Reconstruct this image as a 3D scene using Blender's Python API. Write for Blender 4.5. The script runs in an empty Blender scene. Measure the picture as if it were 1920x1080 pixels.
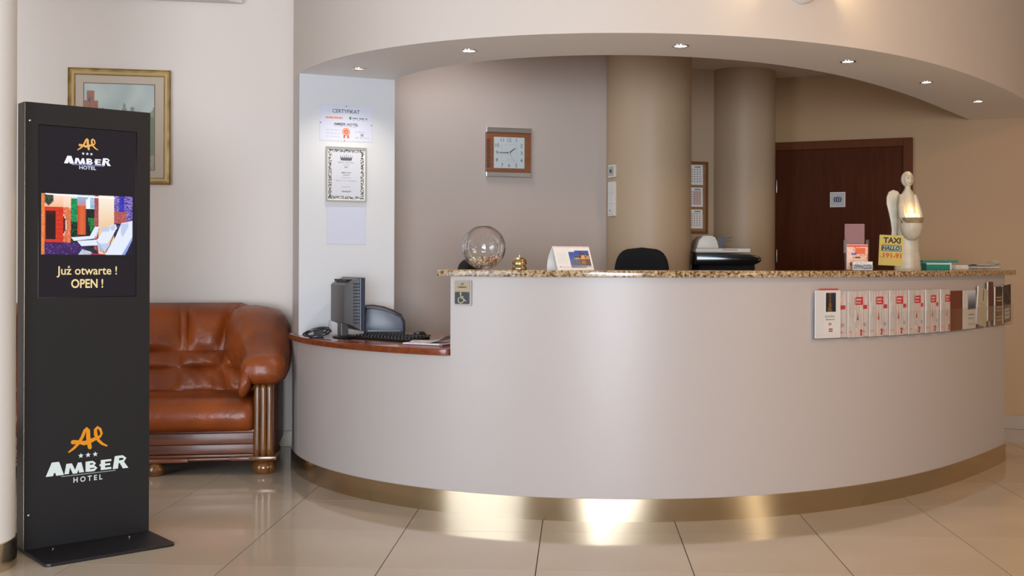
import bpy, bmesh, math, random
from mathutils import Vector, Matrix
rnd = random.Random(7)
SC = bpy.context.scene
COL = SC.collection

# ------------------------------------------------------------------ camera, world, lights, exposure
F, CX, CY, EYE, ROLL = 2100.8, 1020.0, 491.75, 1.1785, 0.0036
cam = bpy.data.cameras.new('camera')
cam.sensor_width = 36.0
cam.lens = F / 1920 * 36
cam.shift_x = (960 - CX) / 1920
cam.shift_y = (CY - 540) / 1920
camo = bpy.data.objects.new('camera', cam)
camo.location = (0, 0, EYE)
camo.rotation_euler = (math.pi / 2, -ROLL, 0)
COL.objects.link(camo)
SC.camera = camo
SC.view_settings.view_transform = 'Standard'
SC.view_settings.look = 'None'
SC.view_settings.exposure = 0.0
SC.view_settings.gamma = 1.0
SC.view_settings.use_curve_mapping = False

def lin(c):
    if isinstance(c, str):
        c = c.lstrip('#')
        c = tuple(int(c[i:i + 2], 16) / 255 for i in (0, 2, 4))
    return tuple(x / 12.92 if x <= .04045 else ((x + .055) / 1.055) ** 2.4 for x in c)

w = bpy.data.worlds.new('lobby_light')
SC.world = w
w.use_nodes = True
w.node_tree.nodes['Background'].inputs[0].default_value = (1.0, .80, .60, 1)
w.node_tree.nodes['Background'].inputs[1].default_value = 0.14

def area(name, loc, target, sx, sy, power, color):
    l = bpy.data.lights.new(name, 'AREA')
    l.shape = 'RECTANGLE'
    l.size, l.size_y, l.energy, l.color = sx, sy, power, color
    o = bpy.data.objects.new(name, l)
    o.location = loc
    o.rotation_euler = (Vector(target) - Vector(loc)).to_track_quat('-Z', 'Z').to_euler()
    COL.objects.link(o)
    return o
area('entrance_daylight', (0.15, -6.5, 1.2), (-4.8, 4, 1.1), 4.0, 2.4, 520, (.82, .92, 1.06)).data.spread = math.radians(130)
area('left_window_daylight', (-4.9, 0.4, 1.25), (-1.6, 6, 1.0), 3.4, 2.4, 115, (.80, .92, 1.08)).data.spread = math.radians(150)
area('right_window_daylight', (6.6, -.6, 1.4), (1.2, 5.2, 1.1), 0.5, 2.4, 26, (1.0, .86, .66))
area('office_fill_light', (-.5, 6.7, 2.60), (-.5, 6.75, 0), .5, .5, 5, (.95, .96, 1.0))  # added unseen lamp that brightens the left of the office wall
area('lobby_ceiling_lamp', (3.4, 3.0, 3.0), (3.2, 3.6, 0), 1.0, 1.0, 66, (1.0, .56, .22))

def point(name, loc, power, color, r=.04, spot=None):
    l = bpy.data.lights.new(name, 'SPOT' if spot else 'POINT')
    l.energy, l.color, l.shadow_soft_size = power, color, r
    if spot:
        l.spot_size, l.spot_blend = spot, .9
    o = bpy.data.objects.new(name, l)
    o.location = loc
    COL.objects.link(o)
    return o

# ------------------------------------------------------------------ helpers: pixel rays, curve of the drum
def ray(px, py):
    dx, dy = px - CX, py - CY
    c, s = math.cos(ROLL), math.sin(ROLL)
    return Vector(((dx * c + dy * s) / F, 1.0, -(-dx * s + dy * c) / F))
def at(px, py, d):
    return Vector((0, 0, EYE)) + ray(px, py) * d
def at_z(px, py, z):
    r = ray(px, py)
    return Vector((0, 0, EYE)) + r * ((z - EYE) / r.z)
def on_plane(px, py, p, n):
    r = ray(px, py)
    o = Vector((0, 0, EYE))
    return o + r * ((Vector(p) - o).dot(n) / r.dot(n))

C0 = (0.6, 7.3)
CO = [0.0615, 0.1643, -0.0969, -0.2552, 2.1967]
def crv0(t):
    r = 0
    for k in CO:
        r = r * t + k
    return Vector((C0[0] + r * math.sin(t), C0[1] - r * math.cos(t), 0))
def crv(t, out=0.0):
    """point on the drum's outer curve (plan), moved outwards by out; outward normal; tangent (rightwards)"""
    if t > 1.45:
        p, tg = crv0(1.45), (crv0(1.45) - crv0(1.44)).normalized()
        p = p + tg * (t - 1.45) * 2.3
    else:
        p = crv0(t)
        tg = (crv0(t + .004) - crv0(t - .004)).normalized()
    n = Vector((tg.y, -tg.x, 0))
    return p + n * out, n, tg
def t_px(px, out=0.0):
    lo, hi = -1.15, 1.6
    for _ in range(50):
        m = (lo + hi) / 2
        p = crv(m, out)[0]
        if CX + F * p.x / p.y < px: lo = m
        else: hi = m
    return (lo + hi) / 2
def lsp(a, b, n):
    return [a + (b - a) * i / (n - 1) for i in range(n)]

# ------------------------------------------------------------------ materials
def mat(name, color, rough=.5, metal=0.0, spec=.5, coat=0.0, emit=None, estr=0.0, bump=None, var=None, wood=None, aniso=0):
    m = bpy.data.materials.new(name)
    m.use_nodes = True
    nt = m.node_tree
    b = nt.nodes['Principled BSDF']
    b.inputs['Base Color'].default_value = (*lin(color), 1)
    b.inputs['Roughness'].default_value = rough
    b.inputs['Metallic'].default_value = metal
    b.inputs['Specular IOR Level'].default_value = spec
    b.inputs['Coat Weight'].default_value = coat
    b.inputs['Coat Roughness'].default_value = .1
    if aniso:
        b.inputs['Anisotropic'].default_value = aniso
    if emit:
        b.inputs['Emission Color'].default_value = (*lin(emit), 1)
        b.inputs['Emission Strength'].default_value = estr
    tc = nt.nodes.new('ShaderNodeTexCoord')
    if var:                                     # (second colour, scale)
        n = nt.nodes.new('ShaderNodeTexNoise')
        n.inputs['Scale'].default_value = var[1]
        n.inputs['Detail'].default_value = 5
        nt.links.new(tc.outputs['Object'], n.inputs['Vector'])
        r = nt.nodes.new('ShaderNodeValToRGB')
        r.color_ramp.elements[0].position = .35
        r.color_ramp.elements[1].position = .68
        r.color_ramp.elements[0].color = (*lin(color), 1)
        r.color_ramp.elements[1].color = (*lin(var[0]), 1)
        nt.links.new(n.outputs[0], r.inputs[0])
        nt.links.new(r.outputs[0], b.inputs['Base Color'])
    if wood:                                    # (second colour, scale vector)
        mp = nt.nodes.new('ShaderNodeMapping')
        mp.inputs['Scale'].default_value = wood[1]
        n = nt.nodes.new('ShaderNodeTexNoise')
        n.inputs['Scale'].default_value = 3
        n.inputs['Detail'].default_value = 8
        n.inputs['Distortion'].default_value = 1.2
        nt.links.new(tc.outputs['Object'], mp.inputs[0])
        nt.links.new(mp.outputs[0], n.inputs['Vector'])
        r = nt.nodes.new('ShaderNodeValToRGB')
        r.color_ramp.elements[0].position = .3
        r.color_ramp.elements[1].position = .7
        r.color_ramp.elements[0].color = (*lin(color), 1)
        r.color_ramp.elements[1].color = (*lin(wood[0]), 1)
        nt.links.new(n.outputs[0], r.inputs[0])
        nt.links.new(r.outputs[0], b.inputs['Base Color'])
    if bump:                                    # (scale, strength)
        n = nt.nodes.new('ShaderNodeTexNoise')
        n.inputs['Scale'].default_value = bump[0]
        n.inputs['Detail'].default_value = 4
        nt.links.new(tc.outputs['Object'], n.inputs['Vector'])
        bp = nt.nodes.new('ShaderNodeBump')
        bp.inputs['Strength'].default_value = bump[1]
        bp.inputs['Distance'].default_value = .01
        nt.links.new(n.outputs[0], bp.inputs['Height'])
        nt.links.new(bp.outputs[0], b.inputs['Normal'])
    return m

def clear_mat(name, tint=(.96, .97, .97), ior=1.45, rough=.03, edge=.0, pw=5.0, refl_col=None):
    m = bpy.data.materials.new(name)
    m.use_nodes = True
    nt = m.node_tree
    nt.nodes.clear()
    out = nt.nodes.new('ShaderNodeOutputMaterial')
    mix = nt.nodes.new('ShaderNodeMixShader')
    tr = nt.nodes.new('ShaderNodeBsdfTransparent')
    tr.inputs[0].default_value = (*tint, 1)
    gl = nt.nodes.new('ShaderNodeBsdfDiffuse' if refl_col else 'ShaderNodeBsdfGlossy')
    if refl_col: gl.inputs[0].default_value = (*lin(refl_col), 1)
    if not refl_col: gl.inputs['Roughness'].default_value = rough
    ge = nt.nodes.new('ShaderNodeNewGeometry')
    dt = nt.nodes.new('ShaderNodeVectorMath')
    dt.operation = 'DOT_PRODUCT'
    nt.links.new(ge.outputs['Normal'], dt.inputs[0])
    nt.links.new(ge.outputs['Incoming'], dt.inputs[1])
    def math_node(op, a, bval):
        n = nt.nodes.new('ShaderNodeMath')
        n.operation = op
        if isinstance(a, float): n.inputs[0].default_value = a
        else: nt.links.new(a, n.inputs[0])
        if bval is not None:
            if isinstance(bval, float): n.inputs[1].default_value = bval
            else: nt.links.new(bval, n.inputs[1])
        return n.outputs[0]
    f0 = ((ior - 1) / (ior + 1)) ** 2
    q = math_node('POWER', math_node('SUBTRACT', 1.0, math_node('ABSOLUTE', dt.outputs['Value'], None)), pw)
    ad = nt.nodes.new('ShaderNodeMath')
    ad.operation = 'MULTIPLY_ADD'
    ad.use_clamp = True
    nt.links.new(q, ad.inputs[0])
    ad.inputs[1].default_value = 1 - f0 - edge
    ad.inputs[2].default_value = f0 + edge
    nt.links.new(ad.outputs[0], mix.inputs[0])
    nt.links.new(tr.outputs[0], mix.inputs[1])
    nt.links.new(gl.outputs[0], mix.inputs[2])
    nt.links.new(mix.outputs[0], out.inputs[0])
    return m

def print_mat(name, emit=0.0, rough=.45):
    m = bpy.data.materials.new(name)
    m.use_nodes = True
    nt = m.node_tree
    b = nt.nodes['Principled BSDF']
    a = nt.nodes.new('ShaderNodeAttribute')
    a.attribute_name = 'ink'
    b.inputs['Roughness'].default_value = rough
    if emit:
        b.inputs['Base Color'].default_value = (.01, .01, .012, 1)
        nt.links.new(a.outputs['Color'], b.inputs['Emission Color'])
        b.inputs['Emission Strength'].default_value = emit
        b.inputs['Specular IOR Level'].default_value = .12
    else:
        nt.links.new(a.outputs['Color'], b.inputs['Base Color'])
    return m

def granite_mat():
    m = mat('granite', '#9a7f5c', rough=.12, spec=.5)
    nt = m.node_tree
    b = nt.nodes['Principled BSDF']
    tc = nt.nodes.new('ShaderNodeTexCoord')
    n = nt.nodes.new('ShaderNodeTexNoise')
    n.inputs['Scale'].default_value = 80
    n.inputs['Detail'].default_value = 6
    v = nt.nodes.new('ShaderNodeTexVoronoi')
    v.inputs['Scale'].default_value = 130
    nt.links.new(tc.outputs['Object'], n.inputs['Vector'])
    nt.links.new(tc.outputs['Object'], v.inputs['Vector'])
    r = nt.nodes.new('ShaderNodeValToRGB')
    cr = r.color_ramp
    cr.elements[0].position, cr.elements[0].color = .33, (*lin('#4a3524'), 1)
    cr.elements[1].position, cr.elements[1].color = .72, (*lin('#d9c3a0'), 1)
    for p, c in ((.42, '#7d6244'), (.5, '#a98b64'), (.6, '#b99f7c')):
        e = cr.elements.new(p); e.color = (*lin(c), 1)
    nt.links.new(n.outputs[0], r.inputs[0])
    mx = nt.nodes.new('ShaderNodeMix')
    mx.data_type = 'RGBA'
    mx.blend_type = 'MULTIPLY'
    r2 = nt.nodes.new('ShaderNodeValToRGB')
    r2.color_ramp.elements[0].position, r2.color_ramp.elements[0].color = .0, (.25, .2, .16, 1)
    r2.color_ramp.elements[1].position, r2.color_ramp.elements[1].color = .35, (1, 1, 1, 1)
    nt.links.new(v.outputs['Color'], r2.inputs[0])
    mx.inputs[0].default_value = .8
    nt.links.new(r.outputs[0], mx.inputs[6])
    nt.links.new(r2.outputs[0], mx.inputs[7])
    nt.links.new(mx.outputs[2], b.inputs['Base Color'])
    return m

def cert_border_mat():
    m = mat('ornamental_print', '#8b8a86', rough=.5)
    nt = m.node_tree
    b = nt.nodes['Principled BSDF']
    tc = nt.nodes.new('ShaderNodeTexCoord')
    v = nt.nodes.new('ShaderNodeTexVoronoi')
    v.inputs['Scale'].default_value = 120
    nt.links.new(tc.outputs['Object'], v.inputs['Vector'])
    r = nt.nodes.new('ShaderNodeValToRGB')
    r.color_ramp.elements[0].position, r.color_ramp.elements[0].color = .30, (*lin('#1c1b18'), 1)
    r.color_ramp.elements[1].position, r.color_ramp.elements[1].color = .80, (*lin('#eeede8'), 1)
    nt.links.new(v.outputs['Distance'], r.inputs[0])
    nt.links.new(r.outputs[0], b.inputs['Base Color'])
    return m

M = dict(
    wall=mat('cream_paint', '#dccdc0', rough=.55, bump=(60, .04)),
    fascia=mat('fascia_cream_dimmed', '#d3c5b8', rough=.55, bump=(60, .04)),  # the cream wall colour, darkened to offset strong light on the fascia
    counter=mat('counter_paint', '#b9aea7', spec=.5, rough=.36, bump=(40, .03)),
    white=mat('jamb_white', '#d0d0d1', rough=.5, bump=(60, .03)),  # neutral white tone for the end face of the pier
    soffit=mat('soffit_paint', '#f6f5f3', rough=.6),
    colwhite=mat('column_paint', '#f1eeea', rough=.4),
    rear=mat('office_rear_paint', '#b9aaa0', rough=.5, bump=(60, .04)),
    inner2=mat('office_column_paint', '#b59c7f', rough=.5, bump=(60, .04)),
    inner=mat('office_paint', '#c3b09d', rough=.5, bump=(60, .04)),
    warmlit=mat('warm_lit_beige', '#b28d62', rough=.5, bump=(60, .04)),  # beige wall, darkened and warmed so the colour carries the tungsten light
    ceil=mat('ceiling_paint', '#e4ded6', rough=.7),
    tile=mat('glossy_cream_tile', '#bfb1a0', rough=.07, spec=.5, var=('#b7a894', 1.3)),
    grout=mat('dark_grout', '#2e251c', rough=.8),
    steel=mat('brushed_steel', '#cdbb9e', rough=.19, metal=1.0, bump=(7, .02)),
    chrome=mat('chrome', '#d8d8d8', rough=.12, metal=1.0),
    skirt=mat('stone_skirting', '#a8937c', rough=.3),
    granite=granite_mat(),
    black=mat('black_powder_coat', '#131419', rough=.45, bump=(120, .03)),
    glossblack=mat('black_glass', '#0b0a0c', rough=.12),
    kside=mat('dark_side_panel', '#2a211d', rough=.3),
    wood=mat('sofa_wood', '#52281a', rough=.42, coat=.08, wood=('#7d4624', (1, 12, 12))),
    post=mat('sofa_post_wood', '#5b3516', rough=.22, coat=.5, wood=('#84521f', (12, 12, 1))),
    desk=mat('desk_wood', '#6d3014', rough=.2, coat=.6, wood=('#8a4420', (2, 14, 14))),
    door=mat('door_veneer', '#45200c', rough=.55, spec=.08, wood=('#542710', (16, 16, 1))),
    doorframe=mat('door_frame_wood', '#5a2d10', rough=.5, spec=.12, wood=('#653415', (10, 10, 1))),
    leather=mat('brown_leather', '#70310f', rough=.38, spec=.5, var=('#9c4a14', 3.2), bump=(24, .34)),
    gold=mat('gilt_frame', '#b99a5c', rough=.35, metal=.55, var=('#8d6d38', 14)),
    goldlite=mat('gilt_inner', '#dcc596', rough=.3, metal=.5),
    matboard=mat('mat_board', '#c3b09a', rough=.8),
    darkline=mat('brown_fillet', '#7a5746', rough=.6),
    plastic=mat('dark_grey_plastic', '#4a4542', rough=.4),
    plasticblue=mat('slate_plastic', '#313744', rough=.35),
    blackplastic=mat('black_plastic', '#131314', rough=.3),
    fabric=mat('black_fabric', '#0c0c0d', rough=.9, bump=(200, .2)),
    paper=mat('paper', '#e6e3dd', rough=.7),
    paperblue=mat('bluish_paper', '#d0d2e0', rough=.6),
    offwhite=mat('off_white_plastic', '#d6d2c8', rough=.4),
    greyplastic=mat('grey_plastic', '#a9a6a0', rough=.45),
    brass=mat('aged_brass', '#b19a6a', rough=.3, metal=1.0),
    ceramic=mat('cream_ceramic', '#c6bda8', rough=.35, var=('#b8ad96', 20)),
    stoneware=mat('rough_stoneware', '#a08a66', rough=.8, var=('#7d6a4b', 60), bump=(90, .4)),
    wax=mat('lit_wax', '#fff0d0', rough=.5, emit='#ffd9a0', estr=1.0),
    flame=mat('flame', '#fff2cc', emit='#ffe0a0', estr=5),
    teal=mat('teal_plastic', '#0f8577', rough=.35),
    cork=mat('cork', '#a3794e', rough=.9, var=('#8d6540', 60)),
    corkframe=mat('board_frame', '#6d4220', rough=.5),
    clockwood=mat('clock_veneer', '#7a4526', rough=.35, wood=('#8d5632', (1, 1, 18))),
    alu=mat('satin_aluminium', '#cfd0d2', rough=.25, metal=1.0),
    clockface=mat('silver_dial', '#bcc4c4', rough=.4),
    clear=clear_mat('clear_acrylic', tint=(1, 1, 1), ior=1.2, edge=.0),
    reflclear=clear_mat('acrylic_pink_reflection', tint=(.9, .8, .82), edge=.30, refl_col='#cfa7a8'),  # clear panel, its pinkish reflection put in as diffuse colour
    glass=clear_mat('bowl_glass', tint=(.985, .99, .99), ior=1.55, edge=.015, pw=2.4),
    rimglass=clear_mat('bowl_rim_glass', ior=1.5, edge=.22, pw=3.0),
    pane=clear_mat('picture_glass', tint=(1, 1, 1), ior=1.3, edge=0),
    ink=print_mat('printed_ink'),
    screen=print_mat('screen_picture', emit=1.0),
    glow=print_mat('backlit_logo', emit=.85),
    lamp=mat('lamp_lens', '#ffffff', emit='#ffe9c8', estr=14),
    lampdim=mat('lamp_lens_dim', '#f5e6c8', emit='#ffe2b4', estr=1.6, rough=.2),
    taxi=mat('yellow_card', '#bfaa50', rough=.5),
    ornament=cert_border_mat(),
    dome=mat('smoked_dome', '#0d0d0e', rough=.08),
    red=mat('red_thread', '#c3424a', rough=.6),
    bronze=mat('bronze_plate', '#8d7858', rough=.35, metal=.3),
    hinge=mat('hinge_steel', '#9a948c', rough=.35, metal=1.0),
)

# ------------------------------------------------------------------ mesh builder
class MB:
    def __init__(s):
        s.v, s.f, s.mi = [], [], []
        s.cur = 0
    def add(s, vs, fs):
        o = len(s.v)
        s.v += [tuple(p) for p in vs]
        for f in fs:
            s.f.append([i + o for i in f]); s.mi.append(s.cur)
        return s
    def box(s, x0, x1, y0, y1, z0, z1):
        vs = [(x, y, z) for z in (z0, z1) for y in (y0, y1) for x in (x0, x1)]
        return s.add(vs, [(0, 2, 3, 1), (4, 5, 7, 6), (0, 1, 5, 4), (2, 6, 7, 3), (0, 4, 6, 2), (1, 3, 7, 5)])
    def loft(s, rings, cap=True, closed=True):
        n = len(rings[0])
        vs = [p for r in rings for p in r]
        fs = []
        for i in range(len(rings) - 1):
            for j in range(n if closed else n - 1):
                k = (j + 1) % n
                fs.append((i * n + j, i * n + k, (i + 1) * n + k, (i + 1) * n + j))
        if cap:
            fs.append(tuple(range(n))[::-1])
            fs.append(tuple((len(rings) - 1) * n + j for j in range(n)))
        return s.add(vs, fs)
    def lathe(s, prof, c=(0, 0, 0), seg=24, sx=1, sy=1, cap=True):
        rings = [[(c[0] + r * sx * math.cos(2 * math.pi * j / seg), c[1] + r * sy * math.sin(2 * math.pi * j / seg), c[2] + z) for j in range(seg)] for r, z in prof]
        return s.loft(rings, cap)
    def prism(s, poly, y0, y1):                      # poly in (x, z), extruded along y
        n = len(poly)
        vs = [(x, y0, z) for x, z in poly] + [(x, y1, z) for x, z in poly]
        fs = [tuple(range(n)), tuple(range(2 * n - 1, n - 1, -1))] + [(i, i + n, (i + 1) % n + n, (i + 1) % n) for i in range(n)]
        return s.add(vs, fs)
    def slab(s, poly, z0, z1):                       # poly in (x, y), extruded along z
        n = len(poly)
        vs = [(x, y, z0) for x, y in poly] + [(x, y, z1) for x, y in poly]
        fs = [tuple(range(n))[::-1], tuple(range(n, 2 * n))] + [(i, (i + 1) % n, (i + 1) % n + n, i + n) for i in range(n)]
        return s.add(vs, fs)
    def xprism(s, poly, x0, x1):                     # poly in (y, z), extruded along x
        n = len(poly)
        vs = [(x0, y, z) for y, z in poly] + [(x1, y, z) for y, z in poly]
        fs = [tuple(range(n))[::-1], tuple(range(n, 2 * n))] + [(i, (i + 1) % n, (i + 1) % n + n, i + n) for i in range(n)]
        return s.add(vs, fs)
    def tube(s, pts, r, seg=8, cap=True):
        pts = [Vector(p) for p in pts]
        rr = r if isinstance(r, (list, tuple)) else [r] * len(pts)
        rings = []
        up = None
        for i, p in enumerate(pts):
            d = (pts[min(i + 1, len(pts) - 1)] - pts[max(i - 1, 0)]).normalized()
            if up is None:
                up = Vector((0, 0, 1)) if abs(d.z) < .9 else Vector((1, 0, 0))
            a = d.cross(up).normalized()
            up = a.cross(d).normalized()
            rings.append([p + (a * math.cos(2 * math.pi * j / seg) + up * math.sin(2 * math.pi * j / seg)) * rr[i] for j in range(seg)])
        return s.loft(rings, cap)
    def sphere(s, c, rx, ry=None, rz=None, seg=16, rows=10):
        ry = ry or rx; rz = rz or rx
        pr = [(max(math.sin(math.pi * i / rows), .002), -math.cos(math.pi * i / rows)) for i in range(rows + 1)]
        return s.loft([[(c[0] + rx * r * math.cos(2 * math.pi * j / seg), c[1] + ry * r * math.sin(2 * math.pi * j / seg), c[2] + rz * z) for j in range(seg)] for r, z in pr])
    def band(s, ts, o0, o1, z0, z1):                 # solid that follows the drum: between outward offsets o0 (inner) and o1 (outer)
        rings = []
        for t in ts:
            a, b = crv(t, o0)[0], crv(t, o1)[0]
            rings.append([(a.x, a.y, z0), (b.x, b.y, z0), (b.x, b.y, z1), (a.x, a.y, z1)])
        return s.loft(rings)
    def build(s, name, m, parent=None, bevel=0.0, smooth=40, loc=None, seg=2):
        me = bpy.data.meshes.new(name)
        me.from_pydata(s.v, [], s.f)
        ms = m if isinstance(m, (list, tuple)) else [m]
        for x in ms:
            me.materials.append(M[x] if isinstance(x, str) else x)
        me.polygons.foreach_set('material_index', s.mi)
        bm = bmesh.new()
        bm.from_mesh(me)
        bmesh.ops.recalc_face_normals(bm, faces=bm.faces)
        if bevel:
            es = [e for e in bm.edges if len(e.link_faces) == 2 and e.calc_face_angle(0) > .6]
            bmesh.ops.bevel(bm, geom=es, offset=bevel, segments=seg, profile=.6, affect='EDGES', clamp_overlap=True)
        bm.to_mesh(me)
        bm.free()
        if smooth:
            me.polygons.foreach_set('use_smooth', [True] * len(me.polygons))
            me.set_sharp_from_angle(angle=math.radians(smooth))
        o = bpy.data.objects.new(name, me)
        COL.objects.link(o)
        if parent: o.parent = parent
        if loc: o.location = loc
        return o

def tag(o, label, cat, group=None, kind=None):
    o['label'] = label
    o['category'] = cat
    if group: o['group'] = group
    if kind: o['kind'] = kind
    return o
def thing(name, label, cat, loc, rz=0.0, group=None, kind=None):
    o = bpy.data.objects.new(name, None)
    COL.objects.link(o)
    o.location = loc
    o.rotation_euler = (0, 0, rz)
    o.empty_display_size = .1
    return tag(o, label, cat, group, kind)
def copy_tree(o, parent=None):
    c = o.copy()
    COL.objects.link(c)
    if parent: c.parent = parent
    for ch in list(o.children):
        copy_tree(ch, c)
    return c

# ------------------------------------------------------------------ flat print: lettering and pictures in local x (right), z (up), facing -y
_txt = {}
def glyphs(s, bold=0.0):
    k = (s, bold)
    if k not in _txt:
        cu = bpy.data.curves.new('t', 'FONT')
        cu.body = s
        cu.offset = bold
        cu.resolution_u = 3
        cu.fill_mode = 'FRONT'
        o = bpy.data.objects.new('t', cu)
        me = bpy.data.meshes.new_from_object(o)
        vs = [(v.co.x, v.co.y) for v in me.vertices]
        fs = [tuple(p.vertices) for p in me.polygons]
        bpy.data.objects.remove(o); bpy.data.curves.remove(cu); bpy.data.meshes.remove(me)
        _txt[k] = (vs, fs)
    return _txt[k]
class Ink:
    def __init__(s, y=0.0, step=.00025):
        s.v, s.f, s.c, s.y, s.step, s.n = [], [], [], y, step, 0
        s.lv = 1
    def layer(s, k=None):
        s.lv = s.lv + 1 if k is None else k
        return s
    def poly(s, pts, c):
        o = len(s.v)
        s.v += [(x, s.y - s.lv * s.step, z) for x, z in pts]
        s.f.append(tuple(range(o, o + len(pts)))); s.c.append(lin(c))
        return s
    def rect(s, x0, x1, z0, z1, c):
        return s.poly([(x0, z0), (x1, z0), (x1, z1), (x0, z1)], c)
    def disc(s, x, z, r, c, n=18, rz=None):
        rz = rz or r
        return s.poly([(x + r * math.cos(2 * math.pi * i / n), z + rz * math.sin(2 * math.pi * i / n)) for i in range(n)], c)
    def star(s, x, z, r, c):
        p = [(x + (r if i % 2 == 0 else r * .42) * math.sin(math.pi * i / 5), z + (r if i % 2 == 0 else r * .42) * math.cos(math.pi * i / 5)) for i in range(10)]
        for i in range(0, 10, 2):
            s.poly([(x, z), p[i - 1], p[i], p[i + 1]], c)
        return s
    def stroke(s, pts, wd, c):
        n = len(pts)
        wl = wd if isinstance(wd, (list, tuple)) else [wd] * n
        L, R = [], []
        for i, (x, z) in enumerate(pts):
            a, b = pts[max(i - 1, 0)], pts[min(i + 1, n - 1)]
            dx, dz = b[0] - a[0], b[1] - a[1]
            l = math.hypot(dx, dz) or 1
            h = wl[i] / 2
            L.append((x - dz / l * h, z + dx / l * h)); R.append((x + dz / l * h, z - dx / l * h))
        for i in range(n - 1):
            s.poly([R[i], R[i + 1], L[i + 1], L[i]], c)
        s.disc(*pts[0], wl[0] / 2, c, 8); s.disc(*pts[-1], wl[-1] / 2, c, 8)
        return s
    def text(s, t, x, z, h, c, w=None, bold=0.0, shear=0.0, align='c', slope=0.0):
        """h = height of the glyph box (from lowest to highest point), (x, z) = its centre (or left / right) and bottom"""
        vs, fs = glyphs(t, bold)
        if not vs: return s
        x0, x1 = min(p[0] for p in vs), max(p[0] for p in vs)
        y0, y1 = min(p[1] for p in vs), max(p[1] for p in vs)
        k = h / (y1 - y0)
        kx = (w / (x1 - x0)) if w else k
        wd = (x1 - x0) * kx
        ox = x - wd / 2 if align == 'c' else (x if align == 'l' else x - wd)
        o = len(s.v)
        for a, b in vs:
            X = (a - x0) * kx
            s.v.append((ox + X + shear * (b - y0) * k, s.y - s.lv * s.step, z + (b - y0) * k + slope * X))
        for f in fs:
            s.f.append(tuple(i + o for i in f)); s.c.append(lin(c))
        return s
    def grid(s, x0, x1, z0, z1, nx, nz, fn):
        o = len(s.v)
        for j in range(nz + 1):
            for i in range(nx + 1):
                s.v.append((x0 + (x1 - x0) * i / nx, s.y - s.lv * s.step, z0 + (z1 - z0) * j / nz))
        for j in range(nz):
            for i in range(nx):
                a = o + j * (nx + 1) + i
                s.f.append((a, a + 1, a + nx + 2, a + nx + 1)); s.c.append(lin(fn((i + .5) / nx, (j + .5) / nz)))
        return s
    def skim(s, x0, x1, z, h, c, words=6, seed=0):      # a line of print too small to read
        r = random.Random(seed)
        x = x0
        while x < x1:
            ww = min((x1 - x0) / words * r.uniform(.4, 1.1), x1 - x)
            s.rect(x, x + ww, z, z + h, c)
            x += ww + (x1 - x0) / words * .25
        return s
    def build(s, name, parent, m='ink', label=None):
        me = bpy.data.meshes.new(name)
        me.from_pydata(s.v, [], s.f)
        me.materials.append(M[m])
        a = me.color_attributes.new('ink', 'FLOAT_COLOR', 'CORNER')
        buf = []
        for f, c in zip(s.f, s.c):
            buf += [*c, 1.0] * len(f)
        a.data.foreach_set('color', buf)
        # faces look towards -y
        bm = bmesh.new(); bm.from_mesh(me)
        bm.normal_update()
        for f in bm.faces:
            if f.normal.y > 0: f.normal_flip()
        bm.to_mesh(me); bm.free()
        o = bpy.data.objects.new(name, me)
        COL.objects.link(o)
        o.parent = parent
        if label: o['label'] = label
        return o
def mixc(a, b, k):
    a = a if not isinstance(a, str) else tuple(int(a.lstrip('#')[i:i + 2], 16) / 255 for i in (0, 2, 4))
    b = b if not isinstance(b, str) else tuple(int(b.lstrip('#')[i:i + 2], 16) / 255 for i in (0, 2, 4))
    return tuple(max(0, min(1, x + (y - x) * k)) for x, y in zip(a, b))
def amber_mark(k, cx, cz, s, c):
    """the two-letter brush mark; s = its width"""
    q = lambda pts: [(cx + (x - 735) / 560 * s, cz + (340 - z) / 560 * s) for x, z in pts]
    g = lambda v: v / 560 * s
    k.stroke(q([(470, 500), (540, 450), (600, 390), (650, 310), (690, 215), (715, 190), (735, 215), (735, 300), (745, 390), (760, 465)]), [g(x) for x in (22, 36, 42, 44, 46, 48, 50, 60, 62, 54)], c)
    k.stroke(q([(525, 365), (600, 370), (680, 395), (760, 375), (840, 345), (905, 320), (925, 280), (905, 215), (865, 185), (838, 215), (838, 290)]), [g(x) for x in (62, 48, 62, 60, 46, 36, 34, 38, 40, 46, 44)], c)
    k.stroke(q([(838, 250), (850, 320), (885, 380), (935, 430), (1000, 465)]), [g(x) for x in (46, 46, 42, 36, 22)], c)
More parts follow.
